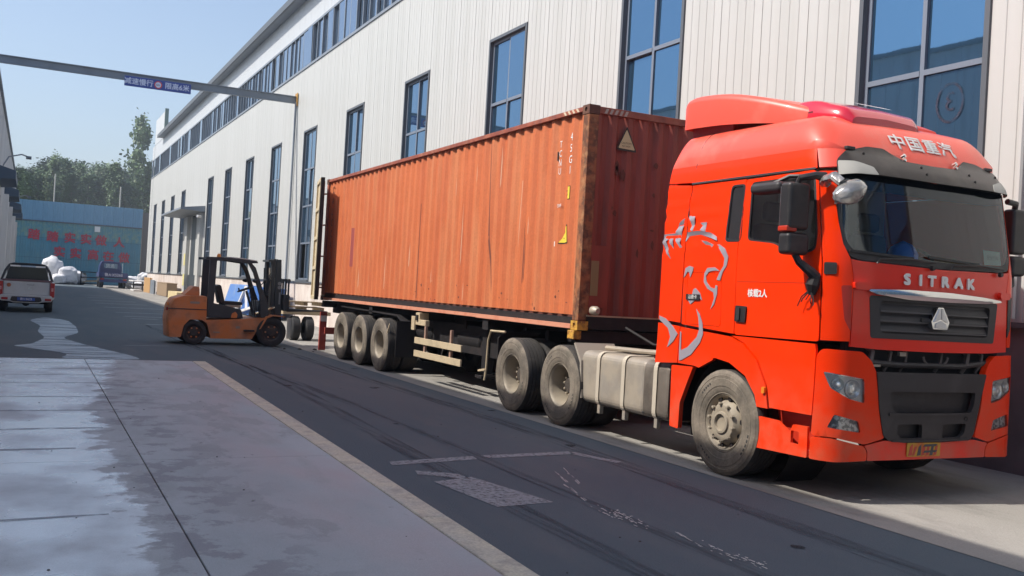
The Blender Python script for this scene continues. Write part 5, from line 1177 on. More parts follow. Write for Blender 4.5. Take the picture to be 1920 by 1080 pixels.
for x, z, w_, h_ in ((6.98, 2.60, .17, .26), (7.30, 2.66, .12, .12)):
    mb = MB(); mb.box(x, x+w_, 7.88, 7.89, z, z+h_); mb.build('curtain_card', PAP, tk)
tk2 = thing('hard_hat', 'blue hard hat lying on the dashboard behind the windscreen', 'hard hat', (7.30, 6.50, 2.165))
mb = MB(); mb.lathe((0, 0, 0), (0, 0, 1), [(0, .17), (.012, .172), (.014, .145), (.08, .138), (.14, .105), (.172, .055), (.18, .001)], 24); mb.build('shell', mat('hat_blue', (.06, .22, .80), .35), tk2, local=True)
mb = MB(); mb.tube([(0, -.14, .07), (0, -.10, .15), (0, 0, .188), (0, .10, .15), (0, .14, .07)], .012, 6); mb.build('ridge', mat('hat_blue', (.06, .22, .80), .35), tk2, local=True)
for i, (x, y, rz_, cl, lb) in enumerate(((7.52, 6.42, .5, (.55, .60, .55), 'white paper sheets lying on the dashboard beside the hard hat'), (7.88, 6.42, -.3, (.45, .26, .12), 'brown envelope on the dashboard behind the right half of the windscreen'))):
    t = thing('document', lb, 'paper', (x, y, 2.168), rz_)
    for k in range(3):
        a = .13-.01*k; s = MB(); s.add([(-a, -.09, .004*k), (a, -.09, .006*k), (a*.9, .12, .05+.012*k), (-a, .12, .04+.01*k)], [(0, 1, 2, 3)]); s.add([(-a, -.09, .004*k-.002), (a, -.09, .006*k-.002), (a*.9, .12, .048+.012*k), (-a, .12, .038+.01*k)], [(3, 2, 1, 0)]); s.build('sheet', mat('doc%d' % i, cl, .8), t, local=True, recalc=False)
pc = patch('windscreen_notice', [(2.06, 2.19), (2.34, 2.20), (2.34, 2.33), (2.06, 2.33)], mat('notice_pale', (.55, .66, .60), .7), tk, S, -.016, .002, h=.1)
lettering('notice_text', '安全行车', .05, mat('notice_ink', (.2, .25, .25), .7), pc, S, 2.2, 2.26, -.013)
# ---- chassis, tank, wheels
for x in (6.95, 7.72):
    mb = MB(); mb.box(x, x+.09, 6.5, 13.2, .72, .98); mb.build('frame_rail', CHAS, tk)
mb = MB(); mb.box(6.9, 7.95, 10.9, 12.2, .98, 1.06); mb.build('fifth_wheel', CHAS, tk, bevel=.02)
mb = MB(); mb.box(6.75, 8.1, 6.5, 8.6, .5, 1.35); mb.build('engine_block', CHAS, tk)
mb = MB(); mb.box(6.5, 8.4, 8.8, 9.2, .98, 1.10); mb.build('deck_plate', CHAS, tk)
wheel(tk, 6.155, 7.53, -1, style='front'); wheel(tk, 8.665, 7.53, 1, style='front', n=24)
for y in (10.83, 12.21):
    wheel(tk, 6.165, y, -1, dual=True); wheel(tk, 8.655, y, 1, dual=True, n=24)
for y in (7.53, 10.83, 12.21):
    mb = MB(); mb.tube([(6.4, y, .52), (8.4, y, .52)], .08, 10); mb.build('axle', CHAS, tk)
tp = rnd([(6.20, .37), (6.72, .37), (6.72, 1.01), (6.20, 1.01)], .11, 6)
for y0, y1, mm in ((9.02, 10.38, ALU), (8.55, 9.015, ALUD)):
    mb = MB(); n0 = len(tp); ring = [(y0, .96), (y0+.02, 1.0), (y1-.02, 1.0), (y1, .96)]; cx, cz = 6.46, .69
    vs = [(cx+(a-cx)*s_2, y_, cz+(b_-cz)*s_2) for y_, s_2 in ring for a, b_ in tp]
    fs = [(i*n0+k, i*n0+(k+1) % n0, (i+1)*n0+(k+1) % n0, (i+1)*n0+k) for i in range(3) for k in range(n0)]
    mb.add(vs, fs, False); mb.add(vs[:n0], [tuple(range(n0))]); mb.add(vs[-n0:], [tuple(range(n0-1, -1, -1))]); mb.build('fuel_tank', mm, tk)
mb = MB(); mb.box(6.26, 6.7, 8.42, 8.53, .40, .98); mb.build('battery_cover', CHAS, tk, bevel=.02)
for y in (9.97, 9.42, 8.78):
    mb = MB(); k_ = len(tp); P = [(6.46+(a-6.46)*1.05, .69+(b_-.69)*1.045) for a, b_ in tp]
    vs = [(a, yy, b_) for yy in (y-.035, y+.035) for a, b_ in P]; mb.add(vs, [(i, (i+1) % k_, k_+(i+1) % k_, k_+i) for i in range(k_)]); mb.build('tank_strap', mat('strap_dust', (.50, .44, .35), .6), tk)
    mb = MB(); mb.box(6.22, 6.28, y-.03, y+.03, .27, .40); mb.build('strap_end', ALU, tk, bevel=.01)
mb = MB(); mb.lathe((6.36, 8.98, 1.0), (-.2, 0, 1), [(0, .05), (.05, .05), (.055, .03), (.055, .001)], 14); mb.build('tank_cap', CHROME, tk)
mb = MB(); mb.tube([(6.5, 10.3, 1.05), (6.55, 9.6, 1.06), (6.6, 9.0, 1.08)], .03, 8); mb.build('tank_pipe', ALU, tk)
mb = MB()
arcm = [(10.83+.60*math.cos(a), .52+.60*math.sin(a)) for a in [R(35)+R(125)*k/10 for k in range(11)]]
arcm = [p for p in arcm]
gm = [(10.36, .45), (10.38, .8), (10.45, 1.02)]
for a, b_ in zip(gm[:-1], gm[1:]): mb.beam((6.48, a[0], a[1]), (6.48, b_[0], b_[1]), .02, .56, (1, 0, 0))
mb = MB(); mb.prism([(10.30, .42), (10.33, .42), (10.38, .85), (10.55, 1.08), (10.52, 1.09), (10.35, .88)], 'x', 6.17, 6.75); mb.build('mudguard', mat('mudguard_dust', (.33, .29, .24), .7), tk)
mb = MB(); mb.prism([(12.78, .35), (12.80, .35), (12.83, 1.0), (12.6, 1.12), (12.6, 1.10), (12.80, .99)], 'x', 6.2, 6.8); mb.build('mudguard', FLAP, tk)
mb = MB(); mb.tube([(6.16, 12.5, 1.10), (6.16, 12.98, 1.09), (6.16, 13.06, .95), (6.17, 13.1, .5), (6.17, 13.14, .34)], .018, 6); mb.tube([(6.16, 13.1, .5), (6.12, 13.26, .47)], .02, 5); mb.build('mudguard_bracket', BEIGE, tk)
mb = MB(); mb.tube([(6.9, 10.5, 1.3), (7.0, 10.0, 1.12), (7.2, 9.2, 1.15), (7.4, 8.8, 1.5)], .018, 6); mb.build('air_hose', CHAS, tk)

# ================================================================== FORKLIFT
FO = mat('forklift_orange', (.64, .20, .05), .55, col2=(.56, .24, .12), scale=1.6, dirt=(.16, .09, .06), dscale=3, damt=.6)
FG = mat('forklift_grey', (.035, .045, .055), .5, dirt=(.08, .08, .08), dscale=4, damt=.5)
fk = thing('forklift', 'dirty orange forklift with dark overhead guard facing the open container door', 'forklift', (4.5, 24.7, 0))
Y0_, Y1_ = 24.06, 25.26
cw = rnd([(2.98, .17), (2.935, .60), (2.975, .93), (3.07, 1.09), (3.3, 1.17), (3.83, 1.17), (3.845, .62), (3.90, .42), (3.86, .52), (3.74, .60), (3.46, .60), (3.32, .45), (3.26, .17)], .03, 3)
mb = MB(); nn = len(cw); sl_ = ((0, .05), (.05, .012), (.14, 0), (.60, -.02), (1.0, .03), (1.12, .10), (1.2, .24))
vs = [(x+max(0, (3.5-x)/.6)*e, Y0_+dy, .62+(z-.62)*(1-.25*max(0, e-.0)*(1 if z > .62 else 0))) for dy, e in sl_ for x, z in cw]
mb.add(vs, [(i*nn+k, i*nn+(k+1) % nn, (i+1)*nn+(k+1) % nn, (i+1)*nn+k) for i in range(len(sl_)-1) for k in range(nn)], True); mb.add(vs[:nn], [tuple(range(nn))]); mb.add(vs[-nn:], [tuple(range(nn-1, -1, -1))]); mb.build('counterweight', FO, fk)
mb = MB(); mb.prism(rnd([(3.34, 1.175), (3.55, 1.40), (3.68, 1.38), (3.70, 1.175)], .03), 'y', 24.3, 25.0); mb.build('bonnet_hump', FO, fk, bevel=.03)
mb = MB(); mb.prism(rnd([(3.85, .60), (3.97, .16), (4.95, .17), (5.05, .36), (5.16, .56), (5.33, .70), (5.10, .70), (4.72, .655)], .02), 'y', Y0_+.02, Y1_-.02); mb.build('body', FO, fk, bevel=.015)
mb = MB(); mb.prism(rnd([(3.86, .66), (3.97, 1.02), (4.33, .96), (4.66, .88), (4.72, .67)], .03), 'y', Y0_+.03, Y1_-.03); mb.build('engine_cover', FG, fk, bevel=.015)
mb = MB(); mb.prism(rnd([(4.42, .67), (4.44, .78), (4.52, .83), (4.58, .76), (4.56, .67)], .02), 'y', Y0_+.024, Y0_+.028); mb.build('orange_patch', FO, fk)
mb = MB(); mb.beam((2.95, Y0_-.004, .845), (3.84, Y0_-.004, .845), .01, .02); mb.build('panel_seam', FG, fk)
for y in (Y0_+.02, Y1_-.14):
    mb = MB(); mb.prism([(3.85, .68), (4.0, .98), (4.02, 2.06), (3.86, 2.06)], 'y', y, y+.12); mb.build('rear_pillar', FG, fk, bevel=.01)
    mb = MB(); mb.prism([(5.14, .70), (5.33, .72), (5.29, 1.06), (5.16, 1.38), (4.95, 1.93), (4.84, 2.04), (4.76, 2.03), (4.90, 1.80), (5.08, 1.25)], 'y', y, y+.10); mb.build('front_pillar', FG, fk, bevel=.01)
mb = MB()
mb.prism([(3.76, 2.06), (3.76, 2.12), (4.2, 2.135), (4.6, 2.11), (4.98, 2.08), (4.99, 2.04), (4.78, 2.02), (4.4, 2.055)], 'y', Y0_, Y0_+.07)
mb.prism([(3.76, 2.06), (3.76, 2.12), (4.2, 2.135), (4.6, 2.11), (4.98, 2.08), (4.99, 2.04), (4.78, 2.02), (4.4, 2.055)], 'y', Y1_-.07, Y1_)
for k in range(8): x = 3.78+k*.165; mb.box(x, x+.04, Y0_+.07, Y1_-.07, 2.065, 2.105)
mb.build('overhead_guard', FG, fk)
mb = MB(); mb.prism([(4.3, 2.14), (4.6, 2.125), (4.99, 2.09), (4.99, 2.105), (4.6, 2.145), (4.3, 2.155)], 'y', Y0_+.05, Y1_-.05); mb.build('roof_sheet', WHD, fk)
SEAT = mat('seat_vinyl', (.025, .025, .028), .5)
mb = MB(); mb.prism(rnd([(4.20, 1.0), (4.10, 1.42), (4.15, 1.47), (4.21, 1.44), (4.32, 1.02)], .03), 'y', 24.4, 24.9); mb.prism(rnd([(4.24, .97), (4.30, 1.07), (4.72, 1.06), (4.74, .99), (4.4, .94)], .03), 'y', 24.38, 24.92); mb.build('seat', SEAT, fk, bevel=.02)
mb = MB(); mb.box(4.32, 4.62, 24.1, 24.36, .93, .98); mb.build('battery_lid', ALU, fk)
mb = MB(); mb.tube([(5.08, 24.65, .72), (4.86, 24.65, 1.34)], .03, 8); mb.build('steering_column', FG, fk)
c = Vector((4.83, 24.65, 1.38)); ux = Vector((.93, 0, .37)); uy = Vector((0, 1, 0)); mb = MB(); mb.tube([c+ux*.19*math.cos(a)+uy*.19*math.sin(a) for a in [2*math.pi*k/20 for k in range(21)]], .016, 6, False); mb.tube([c-ux*.18, c+ux*.18], .014, 5); mb.tube([c-ux*.15, c-ux*.15+Vector((-.02, 0, .08))], .02, 6); mb.build('steering_wheel', SEAT, fk)
for k in range(3): mb = MB(); x = 5.0+.04*k; mb.tube([(x, 24.4-.06*k, .75), (x-.06, 24.4-.06*k, 1.18)], .01, 5); mb.lathe((x-.06, 24.4-.06*k, 1.18), (0, 0, 1), [(0, .02), (.03, .02), (.04, .001)], 6); mb.build('lever', SEAT, fk)
mb = MB(); mb.prism([(5.03, .70), (5.12, 1.12), (5.24, 1.12), (5.34, .72)], 'y', 24.2, 25.1); mb.build('dash_cowl', FG, fk, bevel=.02)
mb = MB(); mb.tube([(4.02, 24.3, 1.0), (3.96, 24.3, 1.06), (4.0, 24.3, 1.12)], .02, 6); mb.build('brake_lever', SEAT, fk)
# mast
for y in (24.30, 24.92):
    mb = MB(); mb.prism([(5.52, .16), (5.72, .14), (5.62, 2.17), (5.50, 2.17)], 'y', y, y+.10); mb.build('mast_rail', FG, fk, bevel=.006)
    mb = MB(); mb.prism([(5.46, .30), (5.52, .30), (5.46, 2.12), (5.38, 2.12)], 'y', y+.02, y+.08); mb.build('inner_rail', FG, fk)
    mb = MB(); mb.tube([(5.43, y+.15, .4), (5.38, y+.15, 1.95)], .03, 8); mb.build('lift_cylinder', ALU if y < 24.5 else FG, fk)
for z in (2.12, 1.25, .5): mb = MB(); mb.box(5.45, 5.55, 24.4, 24.92, z, z+.06); mb.build('mast_cross', FG, fk)
mb = MB(); mb.box(5.30, 5.48, 24.3, 25.0, 2.10, 2.15); mb.build('mast_head', FG, fk)
for k, z in enumerate((1.72, 1.62)): mb = MB(); mb.lathe((5.60, 24.296, z-.15), (0, -1, 0), [(0, .045), (.004, .045), (.005, .001)], 14); mb.build('maker_plate', mat('plate_grey', (.25, .26, .27), .5), fk)
mb = MB(); mb.box(5.60, 5.64, 24.29, 24.297, 1.05, 1.35); mb.build('load_chart', mat('plate_grey', (.25, .26, .27), .5), fk)
mb = MB(); mb.tube([(5.10, Y0_-.02, 1.52), (5.16, Y0_-.1, 1.62)], .012, 5); mb.lathe((5.16, Y0_-.1, 1.62), (1, -.3, .3), [(-.01, .001), (0, .06), (.02, .06), (.04, .03), (.04, .001)], 12); mb.build('mirror', SEAT, fk)
for y in (Y0_-.02, Y1_+.02): mb = MB(); mb.lathe((4.93, y, 1.60), (1, 0, 0), [(-.06, .001), (-.05, .03), (0, .05), (.05, .055), (.05, .001)], 12); mb.build('headlamp', SEAT, fk)
mb = MB()
for y in (24.25, 24.55, 24.85, 25.1): mb.box(5.80, 5.84, y-.02, y+.02, .95, 1.70)
for z in (.98, 1.25, 1.66): mb.box(5.79, 5.85, 24.18, 25.16, z-.03, z+.03)
mb.build('load_backrest', FG, fk)
mb = MB(); mb.box(5.70, 5.79, 24.2, 25.14, .90, 1.30); mb.build('fork_carriage', FG, fk)
for y in (24.42, 24.86):
    mb = MB(); mb.prism([(5.84, 1.3), (5.89, 1.3), (5.90, .94), (6.9, .925), (6.9, .91), (5.86, .87)], 'y', y, y+.12); mb.build('fork', FG, fk)
def small_wheel(p, x, y, r_, w_, nm='wheel'):
    mb = MB(); wc = Vector((x, y, r_)); mb.lathe(wc, (0, -1, 0), [(0, r_*.62), (-.02, r_*.55), (-.05, r_*.5), (-.03, r_*.3), (.0, r_*.26), (.0, .001)], 20); wo = mb.build(nm, mat('fork_rim', (.05, .045, .045), .6, dirt=(.16, .08, .04), dscale=8, damt=.5), p)
    t = MB(); t.lathe(wc, (0, -1, 0), [(-.005, r_*.6), (.02, r_*.7), (.02, r_*.92), (0, r_), (-w_, r_), (-w_-.02, r_*.9), (-w_, r_*.6)], 28); t.build('tyre', DRUB, wo)
    t = MB()
    for k in range(6): a = k*math.pi/3; q = wc+Vector((math.cos(a)*r_*.4, -.0-.0, math.sin(a)*r_*.4)); t.lathe(q+Vector((0, .03, 0)), (0, -1, 0), [(0, .022), (.03, .02), (.03, .001)], 6, False)
    t.build('wheel_nuts', FO, wo); return wo
small_wheel(fk, 5.41, 24.04, .36, .26); small_wheel(fk, 3.58, 24.08, .29, .2)
small_wheel(fk, 5.41, 25.10, .36, .26); small_wheel(fk, 3.58, 25.08, .29, .2)
mb = MB(); mb.prism([(5.10, .42), (5.14, .44), (5.28, .70), (5.42, .76), (5.72, .74), (5.72, .765), (5.40, .79), (5.25, .74)], 'y', 24.0, 24.34); mb.build('front_fender', FO, fk)

for y in (24.5, 24.8): mb = MB(); mb.tube([(5.56, y, 1.0), (5.50, y, 2.1), (5.62, y, 2.12), (5.70, y, 1.2)], .012, 5); mb.build('lift_chain', mat('chain_steel', (.16, .15, .14), .5, .6), fk)
mb = MB(); mb.tube([(5.02, 24.16, .80), (5.50, 24.30, .98)], .035, 8); mb.build('tilt_cylinder', CHROME, fk)
for k in range(3): mb = MB(); z0 = 1.1+.08*k; mb.tube([(5.34, 24.33+.05*k, .75), (5.28, 24.30+.05*k, z0), (5.36, 24.31+.05*k, z0+.5), (5.46, 24.36+.05*k, 1.9)], .013, 5); mb.build('hydraulic_hose', SEAT, fk)
mb = MB(); mb.lathe((4.10, 24.35, 2.13), (0, 0, 1), [(0, .05), (.06, .045), (.09, .02), (.09, .001)], 12); mb.build('beacon', AMB, fk)
for x, z in ((2.955, .80), (2.965, .92)): mb = MB(); mb.box(x-.025, x+.01, 24.14, 24.26, z, z+.07); mb.build('rear_lamp', REDL if z < .9 else AMB, fk)
for x0_, z0_, w_, h_ in ((4.02, .30, .16, .03), (4.55, .42, .10, .06), (3.45, .98, .22, .05)):
    mb = MB(); mb.box(x0_, x0_+w_, Y0_+(.012 if x0_ > 3.9 else -.004), Y0_+(.019 if x0_ > 3.9 else .0), z0_, z0_+h_); mb.build('worn_label', mat('label_worn', (.30, .26, .22), .7), fk)
mb = MB(); mb.prism([(4.74, .36), (4.74, .40), (4.98, .40), (4.98, .36)], 'y', Y0_-.10, Y0_+.02); mb.build('step_plate', SEAT, fk)
# small cart and timber behind the forks
cart = thing('hand_cart', 'low dark cart with a pair of black tyres behind the forks', 'cart', (6.9, 27.2, 0))
mb = MB(); mb.box(6.35, 7.7, 26.9, 27.9, .72, .82); mb.build('deck', BEIGE, cart)
for x in (6.70, 7.08): 
    mb = MB(); mb.lathe((x, 27.0, .34), (1, 0, 0), [(-.11, .15), (-.12, .30), (-.09, .34), (.09, .34), (.12, .30), (.11, .15), (.06, .001)], 20); mb.build('tyre', DRUB, cart)
mb = MB(); mb.box(6.46, 6.62, 26.86, 26.88, .04, .62); mb.build('mudflap', mat('flap_white', (.5, .48, .45), .8), cart)
WD = mat('weathered_wood', (.30, .22, .13), .8, dirt=(.14, .10, .06), dscale=8, damt=.6)
for i, (z, lb) in enumerate(((.83, 'wooden pallet on the cart, lower one of the pair'), (.98, 'wooden pallet on the cart, upper one of the pair'))):
    pt_ = thing('wooden_pallet', lb, 'pallet', (6.95, 27.35, z), .05*i)
    for k in range(6): mb = MB(); mb.box(-.55, .55, -.45+k*.16, -.35+k*.16, .09, .11); mb.build('slat', WD, pt_, local=True)
    for k in range(3): mb = MB(); mb.box(-.55+k*.5, -.45+k*.5, -.45, .45, .0, .088); mb.build('bearer', WD, pt_, local=True)
# blue skip leaning boards behind the forklift
sk = thing('blue_skip', 'blue sheet metal hopper with a white braced end beside the hall behind the forklift', 'hopper', (9.0, 44, 0))
BL = mat('hopper_blue', (.10, .22, .52), .5, dirt=(.25, .32, .45), dscale=2, damt=.6); BL2 = mat('hopper_deep_blue', (.03, .12, .38), .5)
mb = MB(); mb.prism([(8.7, .45), (9.3, .45), (9.45, 1.33), (8.95, 1.33)], 'y', 45.4, 49.4); mb.build('light_bin', BL, sk, bevel=.02)
mb = MB(); mb.prism([(8.6, .05), (9.3, .05), (9.45, 1.30), (8.9, 1.30)], 'y', 39.6, 44.9); mb.build('deep_bin', BL2, sk, bevel=.02)
mb = MB()
for a, b_ in (((8.66, 44.0, 1.28), (8.52, 45.6, .02)), ((8.52, 45.6, .02), (8.56, 39.2, .72)), ((8.66, 44.0, 1.28), (8.52, 43.0, .3))): mb.beam(a, b_, .10, .10)
mb.build('white_brace', WHD, sk)
mb = MB(); mb.box(8.55, 8.75, 45.4, 49.3, 0, .45); mb.build('stand', GREYM, sk)
# ---- goods along the hall wall
OSB = mat('chipboard', (.50, .30, .12), .8, col2=(.42, .24, .10), scale=8); CARD = mat('cardboard', (.30, .21, .13), .85); 
def goods(name, label, cat, parts):
    xs = [p[0] for p in parts]; t = thing(name, label, cat, (parts[0][0], parts[0][2], 0))
    for x0, x1, y0, y1, z0, z1, m_, nm in parts: mb = MB(); mb.box(x0, x1, y0, y1, z0, z1); mb.build(nm, m_, t, bevel=.01)
    return t
goods('chipboard_stack', 'orange chipboard sheets standing by the hall plinth, farther from the gate', 'boards', [(8.7, 8.74, 83.0, 87.6, 0, 1.25, OSB, 'board'), (8.78, 8.82, 82.6, 87.0, 0, 1.22, OSB, 'board'), (8.6, 8.66, 79.2, 81.8, 0, 1.1, GREYM, 'steel_sheet'), (8.72, 8.76, 79.0, 81.0, 0, 1.1, WHD, 'pale_sheet')])
goods('cardboard_box', 'large brown cardboard box on the pavement just past the gate', 'box', [(8.7, 9.4, 72.2, 78.0, 0.02, .95, CARD, 'carton'), (8.68, 9.42, 72.15, 78.05, .953, .99, CARD, 'lid')])
goods('timber_stack', 'pale yellow timber pack lying on the pavement in front of the gate', 'timber', [(8.4, 9.3, 64.5+1.1*k, 65.55+1.1*k, .0+.0, .5, mat('pale_timber', (.62, .50, .28), .8), 'timber_bundle') for k in range(4)])
goods('steel_rack', 'dark steel rack with pale sheets lying by the far end of the hall', 'rack', [(8.0, 9.2, 89.5, 93.5, .45, .6, CHAS, 'shelf'), (8.0, 9.2, 89.5, 93.5, .8, .9, WHD, 'sheet'), (8.0, 8.1, 89.5, 89.7, 0, .8, CHAS, 'leg'), (9.1, 9.2, 93.3, 93.5, 0, .8, CHAS, 'leg'), (7.9, 8.6, 87.6, 90.5, .02, .14, WHD, 'pallet_sheet')])
# ---- white bulk bags
BAG = mat('woven_white_bag', (.66, .66, .68), .7, dirt=(.35, .36, .4), dscale=2, damt=.5, bump=.6, bscale=9)
def bag(x, y, w_, h_, label, seed, group=None):
    b = bmesh.new(); bmesh.ops.create_icosphere(b, subdivisions=4, radius=1)
    for v in b.verts:
        p = v.co.copy(); s = Vector((math.copysign(abs(p.x)**.6, p.x), math.copysign(abs(p.y)**.6, p.y), math.copysign(abs(p.z)**.7, p.z)))
        n0 = noise.noise(p*1.7+Vector((seed, 0, 0)))*.22 + noise.noise(p*5+Vector((seed, 3, 0)))*.09 + abs(noise.noise(p*11+Vector((seed, 7, 0))))*.08
        s *= 1+n0; tie = max(0, s.z-.75); s.x *= 1-.9*tie; s.y *= 1-.9*tie
        v.co = Vector((s.x*w_/2, s.y*w_/2, (s.z+1)*h_/2))
        if v.co.z < 0.02: v.co.z = 0
    me = bpy.data.meshes.new('bulk_bag'); b.to_mesh(me); b.free()
    for p in me.polygons: p.use_smooth = True
    me.materials.append(BAG); o = bpy.data.objects.new('bulk_bag', me); COL.objects.link(o); o.location = (x, y, 0); tag(o, label, 'bag', group); return o
bag(2.0, 108, 2.0, 2.6, 'tallest white bulk bag at the left of the pile by the hoarding', 1)
bag(1.3, 110, 1.7, 1.6, 'small white bulk bag tucked behind the tallest one at far left', 2)
bag(2.6, 106, 1.3, 1.0, 'smallest white bulk bag lying in front of the tallest one', 9)
bag(3.35, 107, 1.9, 1.75, 'rounded white bulk bag right of the tallest one', 3)
bag(4.3, 108.5, 1.7, 1.35, 'lowest white bulk bag at the right end of the pile, beside the black rack', 4)
bag(8.9, 100, 1.3, 1.2, 'white sack pile just right of the blue flatbed truck', 5)
bag(9.7, 98, 1.2, 1.6, 'upright white sack against the corner of the hall', 6)
bag(9.0, 95.6, 1.0, .7, 'flat white sack lying in front of the hall corner', 7)
t = thing('pipe_rack', 'black rack with pale pipes between the white bags and the blue truck', 'rack', (5.2, 108, 0))
for z in (.1, .75, 1.3): mb = MB(); mb.box(4.6, 6.6, 107.6, 108.6, z, z+.1); mb.build('shelf', CHAS, t)
for x in (4.6, 6.5): mb = MB(); mb.box(x, x+.1, 107.6, 107.7, 0, 1.4); mb.build('leg', CHAS, t)
for k in range(7): mb = MB(); mb.tube([(4.7, 107.7+.1*k, .3+.05*(k % 3)), (6.4, 107.7+.12*k, .45+.1*(k % 2))], .06, 6); mb.build('pipe', BEIGE, t)
# ---- blue flatbed truck, seen from behind
bt = thing('flatbed_truck', 'small dark blue flatbed truck at the far end of the lane seen from behind', 'truck', (7.0, 98, 0))
NB = mat('navy_paint', (.02, .035, .14), .4, coat=.4); 
mb = MB(); mb.prism(rnd([(5.95, 1.15), (5.95, 2.0), (6.15, 2.5), (7.75, 2.5), (7.95, 2.0), (7.95, 1.15)], .1), 'y', 101.2, 103); mb.build('cab', NB, bt, bevel=.04)
mb = MB(); mb.box(6.35, 7.55, 101.17, 101.19, 1.85, 2.3); mb.build('rear_window', PANE2, bt)
lettering('cab_lettering', '货运', .4, WHD, bt, plane_surf((0, 101.15, 0), (1, 0, 0), (0, 0, 1)), 6.9, 2.05, .0)
mb = MB(); mb.box(5.7, 8.2, 97.0, 101.1, .95, 1.02); mb.build('bed', CHAS, bt)
for a in ((5.7, 8.2, 97.0, 97.06), (5.7, 5.76, 97.06, 101.1), (8.14, 8.2, 97.06, 101.1)): mb = MB(); mb.box(*a, 1.02, 1.45); mb.build('side_board', NB, bt)
lettering('tailgate_lettering', '鲁A·X5268', .34, mat('tail_white', (.5, .5, .6), .5), bt, plane_surf((0, 96.99, 0), (1, 0, 0), (0, 0, 1)), 6.95, 1.22, .005, bold=.006)
mb = MB(); mb.box(5.75, 8.15, 97.1, 97.2, .55, .85); mb.build('bumper', NB, bt); 
for x in (5.85, 7.8): mb = MB(); mb.box(x, x+.3, 97.06, 97.1, .75, .9); mb.build('tail_light', REDL, bt)
for x in (5.8, 7.75): mb = MB(); mb.lathe((x, 98.0, .42), (1, 0, 0), [(0, .2), (0, .4), (.05, .43), (.33, .43), (.36, .38), (.36, .001)], 18); mb.build('wheel', DRUB, bt)
for x in (5.85, 7.8): mb = MB(); mb.lathe((x, 102, .42), (1, 0, 0), [(0, .2), (0, .4), (.05, .43), (.25, .43), (.28, .38), (.28, .001)], 14); mb.build('wheel', DRUB, bt)
mb = MB(); mb.box(8.0, 8.03, 101, 101.1, 1.0, 2.4); mb.build('ladder_post', WHD, bt)
# ---- white pickup, seen from behind
pk = thing('pickup_truck', 'white double cab pickup with black sports bar parked by the left hall, seen from behind', 'pickup', (-.05, 40.5, 0))
PW_ = mat('pickup_white', (.50, .50, .52), .35, coat=.5, dirt=(.35, .34, .33), dscale=2, damt=.4)
px0, px1 = -.97, .82; xc = (px0+px1)/2
mb = MB(); mb.prism(rnd([(px0, .48), (px0-.0, .80), (px0+.03, 1.12), (px1-.03, 1.12), (px1, .80), (px1, .48)], .05), 'y', 38.25, 43.0); mb.build('body', PW_, pk, bevel=.03)
tg = MB(); tg.prism(rnd([(px0+.17, .62), (px0+.17, 1.08), (px1-.17, 1.08), (px1-.17, .62)], .03), 'y', 38.20, 38.27); tg.build('tailgate', PW_, pk, bevel=.015)
mb = MB(); mb.prism([(px0+.1, 1.1), (px0+.1, 1.16), (px1-.1, 1.16), (px1-.1, 1.1)], 'y', 38.21, 38.28); mb.build('tailgate_cap', mat('gate_cap', (.16, .08, .09), .5), pk, bevel=.01)
mb = MB(); mb.prism(rnd([(px0+.04, .50), (px0+.1, .62), (px1-.1, .62), (px1-.04, .50), (px1-.1, .40), (xc+.5, .38), (xc+.4, .34), (xc-.4, .34), (xc-.5, .38), (px0+.1, .40)], .03), 'y', 38.08, 38.24); mb.build('bumper', PW_, pk, bevel=.02)
mb = MB(); mb.prism(rnd([(xc-.5, .42), (xc-.46, .56), (xc+.46, .56), (xc+.5, .42), (xc+.4, .38), (xc-.4, .38)], .03), 'y', 38.065, 38.078); mb.build('plate_recess', DGREY, pk)
mb = MB(); mb.box(xc-.28, xc+.28, 38.055, 38.063, .42, .53); mb.build('number_plate', mat('plate_blue', (.03, .08, .35), .4), pk)
lettering('plate_lettering', '鲁V·8625', .1, WHD, pk, plane_surf((0, 38.05, 0), (1, 0, 0), (0, 0, 1)), xc, .475, .003)
for x in (px0+.0, px1-.15): mb = MB(); mb.prism(rnd([(x, .58), (x, 1.08), (x+.15, 1.08), (x+.15, .56)], .03), 'y', 38.17, 38.25); tlt = mb.build('tail_light', REDL, pk, bevel=.015); mb = MB(); mb.box(x+.04, x+.11, 38.16, 38.168, .78, .9); mb.build('lamp_lens', mat('pink_lens', (.6, .25, .25), .3), tlt)
for x in (px0+.12, px1-.30): mb = MB(); mb.box(x, x+.2, 38.05, 38.078, .44, .52); mb.build('reflector', REDL, pk)
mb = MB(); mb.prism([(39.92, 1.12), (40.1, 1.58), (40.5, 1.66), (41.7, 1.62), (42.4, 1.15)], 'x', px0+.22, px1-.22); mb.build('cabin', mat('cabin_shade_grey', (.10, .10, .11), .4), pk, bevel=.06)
mb = MB(); mb.prism([(px0+.17, 1.13), (px0+.31, 1.60), (px1-.31, 1.60), (px1-.17, 1.13)], 'y', 39.86, 39.90); rwn = mb.build('rear_window', mat('dark_car_glass', (.02, .025, .03), .08, spec=.8), pk)
mb = MB()
for x0_, x1_ in ((px0+.08, px0+.30), (px1-.08, px1-.30)): mb.tube([(x0_, 38.9, 1.12), (x0_+(x1_-x0_)*.45, 39.2, 1.45), (x1_, 39.5, 1.66), (x1_*.8+xc*.2, 39.5, 1.70), (xc, 39.5, 1.71)], .045, 8)
mb.build('sports_bar', BLK, pk)
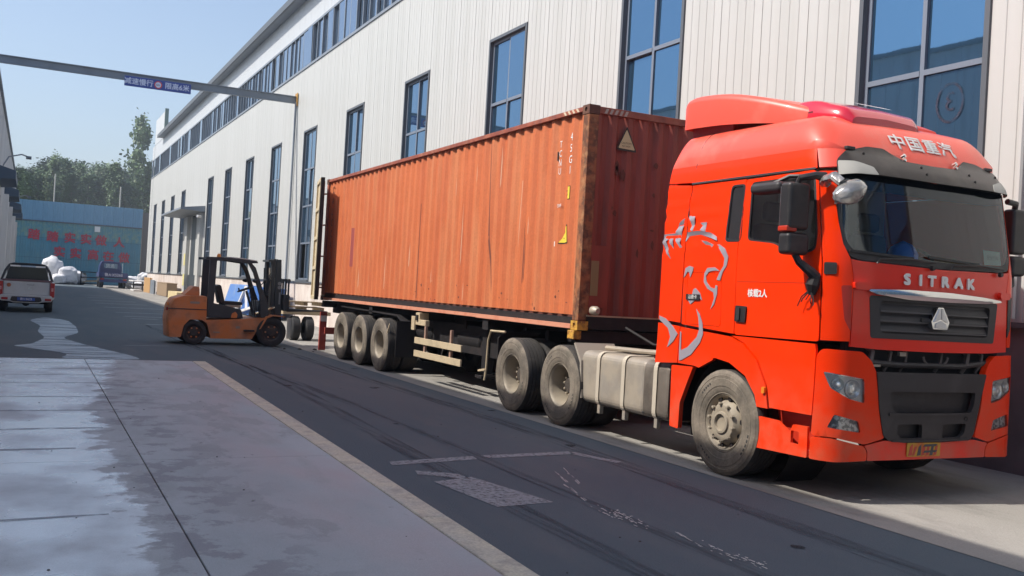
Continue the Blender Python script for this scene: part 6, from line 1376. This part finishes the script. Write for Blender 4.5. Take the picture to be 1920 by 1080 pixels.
for sx in (-1, 1): mb = MB(); x = xc+sx*.42; mb.box(x-.17, x+.17, 39.44, 39.46, 1.60, 1.66); mb.build('bar_plate', WHD, pk)
mb = MB(); mb.lathe((px0+.33, 38.195, .95), (0, -1, 0), [(0, .07), (.006, .07), (.007, .001)], 16); mb.build('round_badge', mat('badge_orange', (.4, .12, .05), .5), pk)
lettering('tailgate_lettering', 'PICKUP', .07, mat('chrome_text', (.12, .12, .13), .3), pk, plane_surf((0, 38.2, 0), (1, 0, 0), (0, 0, 1)), xc+.12, .98, .004)
mb = MB(); mb.tube([(xc+.1-.06, 38.195, .84), (xc+.1, 38.19, .87), (xc+.16, 38.195, .84), (xc+.1, 38.19, .81), (xc+.04, 38.195, .84)], .008, 5); mb.build('gate_emblem', CHROME, pk)
for x in (px0+.03, px1-.27):
    for y in (39.2, 42.3): mb = MB(); mb.lathe((x, y, .37), (1, 0, 0), [(0, .2), (0, .34), (.04, .37), (.20, .37), (.24, .34), (.24, .001)], 22); mb.build('wheel', DRUB, pk)
mb = MB(); mb.tube([(px0+.2, 39.2, .33), (px1-.2, 39.2, .33)], .05, 8); mb.lathe((xc, 39.2, .33), (0, -1, 0), [(-.14, .05), (0, .14), (.12, .12), (.15, .001)], 12); mb.build('axle', CHAS, pk)
mb = MB(); mb.lathe((xc-.35, 39.0, .42), (0, 0, 1), [(0, .001), (0, .3), (.06, .32), (.16, .3), (.16, .001)], 16); mb.build('spare_wheel', DRUB, pk)

# ================================================================== AIR
hz = MB(); hz.box(-420, 480, -60, 700, -1.2, 60); HZM = bpy.data.materials.new('pale_air'); HZM.use_nodes = True; N = HZM.node_tree.nodes; N.remove(N['Principled BSDF'])
pv = N.new('ShaderNodeVolumePrincipled'); pv.inputs['Color'].default_value = (.80, .90, 1, 1); pv.inputs['Density'].default_value = .0013; pv.inputs['Anisotropy'].default_value = .2
HZM.node_tree.links.new(pv.outputs[0], N['Material Output'].inputs['Volume']); ho = hz.build('haze', HZM, None); ho['kind'] = 'stuff'
